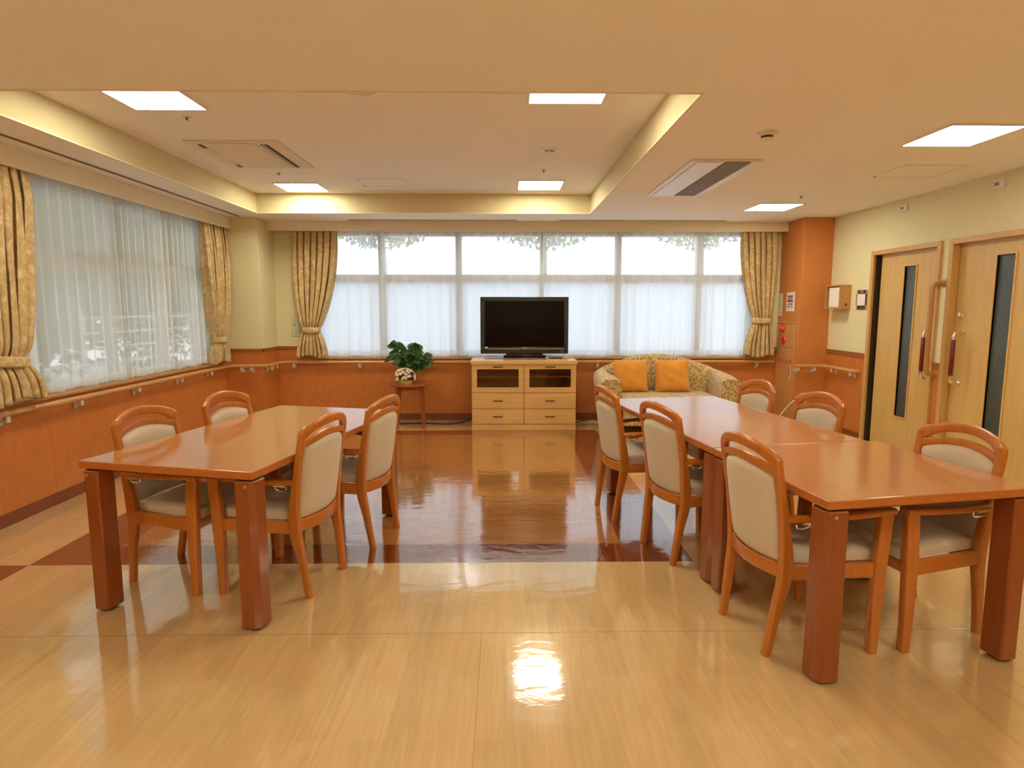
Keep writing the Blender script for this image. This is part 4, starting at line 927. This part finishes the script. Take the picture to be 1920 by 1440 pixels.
pq = thing('room_plaque', 'small dark brown room plaque with a blank white card beside the first door', 'sign', (XR, 6.235, 1.42))
p0, p1, pz0, pz1 = 6.145, 6.325, 1.425, 1.635
MB().box(XR - 0.008, XR, p0, p1, pz0, pz1).build('back_board', 'rail_wood', pq, world=True, bevel=0.001)
m = MB(); m.box(XR - 0.011, XR - 0.007, p0 + 0.022, p1 - 0.022, pz1 - 0.042, pz1 - 0.001); m.box(XR - 0.011, XR - 0.007, p0 + 0.022, p1 - 0.022, pz0 + 0.001, pz0 + 0.042)
m.box(XR - 0.011, XR - 0.007, p0, p0 + 0.024, pz0 + 0.046, pz1 - 0.044); m.box(XR - 0.011, XR - 0.007, p1 - 0.016, p1, pz0 + 0.046, pz1 - 0.044)
m.build('dark_bars', 'sign_dark' if 'sign_dark' in M else 'base', pq, world=True)
MB().box(XR - 0.012, XR - 0.007, p0 + 0.024, p1 - 0.016, pz0 + 0.044, pz1 - 0.044).build('card', 'paper', pq, world=True)
text_mesh('number', '112', 0.036, 'paper', pq, face_mtx((XR - 0.0115, 6.235, pz1 - 0.021), '-x'), 0.0005)
def sensor(label, y, z, s):
    t = thing('wall_sensor', label, 'sensor', (XR, y, z), 0, 'small square sensor boxes high on the right wall')
    MB().box(XR - 0.022, XR, y - s, y + s, z - s * 0.72, z + s * 0.72).build('case', 'white_plastic', t, world=True, bevel=0.006)
    MB().box(XR - 0.026, XR - 0.02, y - s * 0.1, y + s * 0.7, z - s * 0.3, z + s * 0.25).build('lens', 'grille', t, world=True, bevel=0.002)
sensor('small cream sensor box high on the wall above the second door', 4.58, 2.405, 0.048)
sensor('small cream sensor box high on the wall above the first door', 5.66, 2.40, 0.042)
ws = thing('wall_switch', 'tall cream switch plate on the cream wall left of the back window drape', 'switch', (-2.60, YB, 1.09))
MB().box(-2.685, -2.565, YB - 0.012, YB, 1.085, 1.345).build('plate', 'cream_plate', ws, world=True, bevel=0.004)
MB().box(-2.640, -2.592, YB - 0.017, YB - 0.011, 1.12, 1.32).build('rocker', 'cream_plate', ws, world=True, bevel=0.003)
MB().box(-2.655, -2.640, YB - 0.016, YB - 0.011, 1.225, 1.24).build('indicator', 'dark', ws, world=True)

# ------------------------------------------------------------------ ceiling fittings
def ceiling_light(label, x0, x1, y0, y1, z, group='square flat ceiling lights'):
    t = thing('ceiling_light', label, 'ceiling light', ((x0 + x1) / 2, (y0 + y1) / 2, z), 0, group)
    m_ = MB(); b = 0.018
    m_.box(x0 - b, x0, y0 - b, y1 + b, z - 0.008, z); m_.box(x1, x1 + b, y0 - b, y1 + b, z - 0.008, z); m_.box(x0, x1, y0 - b, y0, z - 0.008, z); m_.box(x0, x1, y1, y1 + b, z - 0.008, z)
    m_.build('light_frame', 'white_plastic', t, world=True, bevel=0.002)
    MB().box(x0, x1, y0, y1, z - 0.005, z - 0.001).build('diffuser', 'panel', t, world=True, smooth=False)
ceiling_light('lit square light in the ceiling recess, near right', 0.160, 0.600, 3.28, 3.715, ZH)
ceiling_light('lit square light in the ceiling recess, far right', 0.160, 0.600, 5.93, 6.35, ZH)
ceiling_light('lit square light in the ceiling recess, near left', -2.325, -1.885, 3.43, 3.865, ZH)
ceiling_light('lit square light in the ceiling recess, far left', -2.325, -1.895, 6.08, 6.48, ZH)
ceiling_light('lit square light in the low ceiling near the second door', 2.575, 3.01, 3.42, 3.84, ZL)
ceiling_light('lit square light in the low ceiling before the orange pillar', 2.60, 3.03, 5.95, 6.37, ZL)
for x, xn in ((-2.1, 'left'), (0.38, 'middle'), (2.79, 'right')):
    for y, yn in ((-2.4, 'by the front wall'), (0.55, 'overhead')): ceiling_light('lit square light in the low ceiling at the viewer\'s end, %s, %s' % (xn, yn), x - 0.215, x + 0.215, y - 0.215, y + 0.215, ZL, 'square lights at the viewer\'s end')
def hatch(label, x0, x1, y0, y1, z, mat='fascia'):
    t = thing('ceiling_hatch', label, 'hatch', ((x0 + x1) / 2, (y0 + y1) / 2, z)); m_ = MB(); b = 0.012
    m_.box(x0 - b, x0, y0 - b, y1 + b, z - 0.004, z); m_.box(x1, x1 + b, y0 - b, y1 + b, z - 0.004, z); m_.box(x0, x1, y0 - b, y0, z - 0.004, z); m_.box(x0, x1, y1, y1 + b, z - 0.004, z)
    m_.build('hatch_frame', mat, t, world=True, bevel=0.001)
    MB().box(x0 + 0.002, x1 - 0.002, y0 + 0.002, y1 - 0.002, z - 0.002, z).build('hatch_panel', 'ceiling', t, world=True)
    MB().box(x0 + 0.004, x0 + 0.022, y1 - 0.02, y1 - 0.008, z - 0.005, z - 0.001).build('latch', 'dark', t, world=True)
hatch('square access hatch in the recessed ceiling between the far lights', -1.44, -0.97, 5.87, 6.21, ZH, 'white_plastic')
hatch('square access hatch in the low ceiling above the doors', 2.97, 3.43, 4.37, 4.76, ZL)
ac = thing('ac_cassette', 'flush air conditioner cassette with two dark slots in the ceiling recess', 'air conditioner', (-2.08, 5.0, ZH))
MB().box(-2.42, -1.70, 4.56, 5.42, ZH - 0.010, ZH).build('outer_panel', 'fascia', ac, world=True, bevel=0.003)
MB().box(-2.27, -1.90, 4.60, 5.38, ZH - 0.018, ZH - 0.009).build('centre_panel', 'fascia', ac, world=True, bevel=0.004)
MB().box(-1.865, -1.81, 4.64, 5.36, ZH - 0.0125, ZH - 0.009).build('outlet_slot', 'dark', ac, world=True)
m = MB(); m.box(-2.345, -2.315, 4.64, 4.74, ZH - 0.0125, ZH - 0.009); m.box(-2.345, -2.315, 5.26, 5.36, ZH - 0.0125, ZH - 0.009); m.build('outlet_slot', 'dark', ac, world=True)
MB().box(-2.345, -2.315, 4.74, 5.26, ZH - 0.016, ZH - 0.009).build('louvre', 'fascia', ac, world=True)
MB().box(-1.85, -1.84, 4.64, 5.36, ZH - 0.016, ZH - 0.012).build('louvre', 'fascia', ac, world=True)
vn = thing('ceiling_vent', 'long white ceiling unit with a grey grille in the low ceiling', 'vent', (1.60, 4.87, ZL))
V0, V1, W0, W1 = 1.335, 1.845, 4.22, 5.53
MB().box(V0, V1, W0, W1, ZL - 0.012, ZL).build('surround', 'white_plastic', vn, world=True, bevel=0.004)
MB().box(V0 + 0.045, V0 + 0.235, W0 + 0.02, W1 - 0.05, ZL - 0.018, ZL - 0.011).build('blank_panel', 'white_plastic', vn, world=True, bevel=0.002)
MB().box(V0 + 0.25, V0 + 0.43, W0 + 0.02, W1 - 0.05, ZL - 0.0135, ZL - 0.011).build('grille_back', 'dark', vn, world=True)
m = MB(); n = 60
for i in range(n):
    y = W0 + 0.03 + (W1 - W0 - 0.09) * i / (n - 1); m.box(V0 + 0.25, V0 + 0.43, y - 0.006, y + 0.006, ZL - 0.019, ZL - 0.012)
m.build('grille_slats', 'grille', vn, world=True, smooth=False)
def slot(label, x0, x1, y0, y1):
    t = thing('air_slot', label, 'vent', ((x0 + x1) / 2, (y0 + y1) / 2, ZL), 0, 'narrow air slots along the window side of the ceiling')
    MB().box(x0, x1, y0, y1, ZL - 0.004, ZL).build('slot_frame', 'bracket' if False else 'fascia', t, world=True)
    m_ = MB()
    if x1 - x0 > y1 - y0:
        yc = (y0 + y1) / 2; m_.box(x0 + 0.01, x1 - 0.01, yc - 0.017, yc - 0.005, ZL - 0.0055, ZL - 0.003); m_.box(x0 + 0.01, x1 - 0.01, yc + 0.005, yc + 0.017, ZL - 0.0055, ZL - 0.003)
    else:
        xc = (x0 + x1) / 2; m_.box(xc - 0.016, xc - 0.004, y0 + 0.01, y1 - 0.01, ZL - 0.0055, ZL - 0.003); m_.box(xc + 0.004, xc + 0.016, y0 + 0.01, y1 - 0.01, ZL - 0.0055, ZL - 0.003)
    m_.build('slot_opening', 'dark', t, world=True)
slot('long dark air slot in the ceiling above the left window', -3.055, -3.005, 2.3, 6.85)
slot('narrow air slot above the left half of the back window', -1.87, 0.17, 7.085, 7.135)
slot('narrow air slot above the right half of the back window', 0.66, 2.70, 7.085, 7.135)
def sprinkler(label, x, y, z):
    t = thing('sprinkler', label, 'sprinkler', (x, y, z), 0, 'small ceiling sprinklers')
    MB().lathe([(0.030, 0), (0.028, -0.004), (0.012, -0.006)], (x, y, z), 'z', 18).build('rose', 'white_plastic', t, world=True)
    MB().lathe([(0.008, -0.004), (0.007, -0.012), (0.003, -0.018), (0.010, -0.019), (0.010, -0.021)], (x, y, z), 'z', 12).build('head', 'bronze', t, world=True)
sprinkler('tiny sprinkler in the recess just behind the near left light', -2.09, 4.02, ZH)
sprinkler('tiny sprinkler in the recess beside the flush cassette, before the far left light', -2.10, 5.62, ZH)
sprinkler('tiny sprinkler in the recess between the round downlight and the far right light', 0.37, 5.47, ZH)
sprinkler('tiny sprinkler in the low ceiling beside the light before the pillar', 2.80, 5.55, ZL)
sm = thing('smoke_detector', 'white round smoke detector on the low ceiling', 'detector', (1.578, 3.58, ZL))
MB().lathe([(0.055, 0), (0.055, -0.014), (0.046, -0.022), (0.030, -0.024)], (0, 0, 0), 'z').build('base', 'white_plastic', sm)
MB().lathe([(0.033, -0.022), (0.033, -0.036), (0.001, -0.036)], (0, 0, 0), 'z').build('sensor_chamber', 'dark', sm)
MB().lathe([(0.036, -0.036), (0.034, -0.044), (0.001, -0.046)], (0, 0, 0), 'z').build('cap', 'white_plastic', sm)
dl = thing('downlight', 'small round unlit emergency downlight in the ceiling recess', 'downlight', (0.372, 4.80, ZH))
MB().lathe([(0.075, 0), (0.072, -0.006), (0.045, -0.008), (0.04, 0.0)], (0, 0, 0), 'z').build('rim', 'white_plastic', dl)
MB().lathe([(0.042, -0.001), (0.042, -0.004), (0.001, -0.004)], (0, 0, 0), 'z').build('reflector', 'grille', dl)
MB().lathe([(0.012, -0.003), (0.012, -0.012), (0.001, -0.014)], (0, 0, 0), 'z').build('bulb', 'paper', dl)
sp = thing('ceiling_speaker', 'round cream ceiling speaker half hidden by the near edge of the recess', 'speaker', (-0.83, 3.47, ZH))
MB().lathe([(0.135, 0), (0.133, -0.010), (0.115, -0.013), (0.112, -0.004)], (0, 0, 0), 'z', 40).build('ring', 'white_plastic', sp)
MB().lathe([(0.115, -0.003), (0.110, -0.009), (0.001, -0.011)], (0, 0, 0), 'z', 40).build('grille', 'basket' if False else 'fascia', sp)

# ------------------------------------------------------------------ cables
def cable(name, label, pts, r, mat):
    t = thing(name, label, 'cable', pts[0]); MB().tube(bez(pts, 8), r, 8).build('wire', mat, t, world=True)
cable('cable', 'black power cable lying along the baseboard behind the side table', [(-1.62, 7.30, 0.06), (-1.50, 7.24, 0.035), (-1.30, 7.14, 0.008), (-1.0, 7.16, 0.008), (-0.75, 7.10, 0.008), (-0.55, 7.16, 0.008), (-0.42, 7.28, 0.03)], 0.007, 'rubber')
pt = thing('plug', 'small white plug lying on the floor behind the left table', 'plug', (-1.47, 7.08, 0)); MB().box(-0.03, 0.03, -0.02, 0.02, 0, 0.028).build('plug_body', 'cable_w', pt, bevel=0.005)
m = MB(); m.tube([(-0.04, 0.006, 0.014), (-0.028, 0.006, 0.014)], 0.003, 6); m.tube([(-0.04, -0.006, 0.014), (-0.028, -0.006, 0.014)], 0.003, 6); m.build('prongs', 'silver', pt)
cable('cable', 'white cable on the floor between the pale cabinet and the sofa', [(0.90, 7.25, 0.02), (1.00, 7.18, 0.008), (1.12, 7.22, 0.008), (1.25, 7.16, 0.008), (1.4, 7.2, 0.008)], 0.006, 'cable_w')
cable('cable', 'white cord drooping from the foot of the orange pillar to the floor behind the chairs', [(3.60, 6.838, 0.36), (3.50, 6.80, 0.35), (3.40, 6.76, 0.29), (3.27, 6.70, 0.17), (3.12, 6.52, 0.03), (2.92, 6.2, 0.007), (2.6, 5.8, 0.007)], 0.006, 'cable_w')

ow = thing('wall_outlet', 'small cream wall outlet low on the front of the orange pillar', 'outlet', (3.62, PY, 0.36))
MB().box(3.585, 3.655, PY - 0.008, PY, 0.305, 0.425).build('plate', 'cream_plate', ow, world=True, bevel=0.002)
MB().box(3.595, 3.620, PY - 0.012, PY - 0.007, 0.335, 0.385).build('socket', 'white_plastic', ow, world=True)
# ------------------------------------------------------------------ outside
struct('ground', MB().box(-14, 14, -8, 20, -0.5, -0.35), 'ground', smooth=False)
struct('added_eave', MB().box(-4.6, XL - 0.22, 0.5, 7.6, 2.55, 2.70), 'outwall', smooth=False)  # unseen roof slab, added to keep sky light off the left window
def shrub(name, label, cat, cx, cy, z0, rx, ry, rz_, n, size, seed, group):
    rn = random.Random(seed); t = thing(name, label, cat, (cx, cy, z0), 0, group)
    m_ = MB(); cz = z0 + rz_
    m_.lathe([(0.02, -1), (0.6, -0.8), (0.92, -0.3), (0.9, 0.3), (0.55, 0.8), (0.02, 0.97)], (0, 0, 0), 'z', 18)
    for v in m_.bm.verts: v.co = Vector((v.co.x * rx * 0.85 + cx, v.co.y * ry * 0.85 + cy, v.co.z * rz_ * 0.85 + cz))
    m_.build('branches', 'outdark', t, world=True)
    l = MB(); l.norecalc = True
    for i in range(n):
        a, b = rn.uniform(0, 2 * PI), math.acos(rn.uniform(-1, 1)); d = Vector((math.sin(b) * math.cos(a), math.sin(b) * math.sin(a), math.cos(b))); k = rn.uniform(0.82, 1.08)
        p = Vector((cx + d.x * rx * k, cy + d.y * ry * k, cz + d.z * rz_ * k)); u = Vector((rn.uniform(-1, 1), rn.uniform(-1, 1), rn.uniform(-1, 1))).normalized(); w_ = u.cross(d).normalized() if abs(u.dot(d)) < 0.95 else u.orthogonal(); s_ = size * rn.uniform(0.6, 1.3)
        l.face([l.bm.verts.new(q) for q in (p - u * s_, p + w_ * s_ * 0.5, p + u * s_, p - w_ * s_ * 0.5)])
    l.build('foliage', 'outleaf', t, world=True, ang=80)
def tree(label, cx, cy, z0, rx, ry, rz_, n, size, seed, group):
    shrub('garden_tree', label, 'tree', cx, cy, z0, rx, ry, rz_, n, size, seed, group)
    t = bpy.data.objects[[o.name for o in COL.objects if o.name.startswith('garden_tree') and o.type == 'EMPTY'][-1]]
    MB().tube([(cx, cy, -0.35), (cx + 0.03, cy, z0 * 0.5), (cx, cy, z0 + 0.4)], [0.12, 0.09, 0.07], 10).build('trunk', 'stem', t, world=True)
for i, (y, lab) in enumerate(((0.6, 'leafy garden tree seen faintly at the near end of the left window'), (3.9, 'leafy garden tree behind the sheers of the left window, next from the near end'),
        (7.2, 'leafy garden tree behind the meeting of the two left sheers'), (10.5, 'leafy garden tree seen faintly through the far left sheer'), (13.8, 'leafy garden tree farthest down the left garden'))):
    tree(lab, -8.4, y, 0.0, 1.5, 1.42, 2.9, 3200, 0.10, 40 + i, 'trees seen through the left window')
for i, x in enumerate((-5.75, -2.47, 0.80, 4.02)):
    tree(('leafy branches at the top left of the back window', 'leafy branches at the top of the back window, above the potted plant', 'leafy branches at the top of the back window, above the sofa', 'leafy branches at the top right of the back window')[i], x, 12.0, 2.70, 1.44, 1.3, 1.1, 5200, 0.07, 60 + i, 'foliage seen at the top of the back window')
fn_ = thing('garden_fence', 'pale slatted garden fence seen faintly through the left sheer curtains', 'fence', (-5.3, 9.0, -0.35))
m = MB()
for k in range(7): m.box(-5.31, -5.29, 7.4, 11.0, 0.1 + 0.2 * k, 0.13 + 0.2 * k)
m.build('slats', 'outwall', fn_, world=True, smooth=False)
for y in (7.4, 9.2, 10.95): MB().box(-5.36, -5.31, y, y + 0.05, -0.35, 1.4).build('post', 'alu', fn_, world=True)
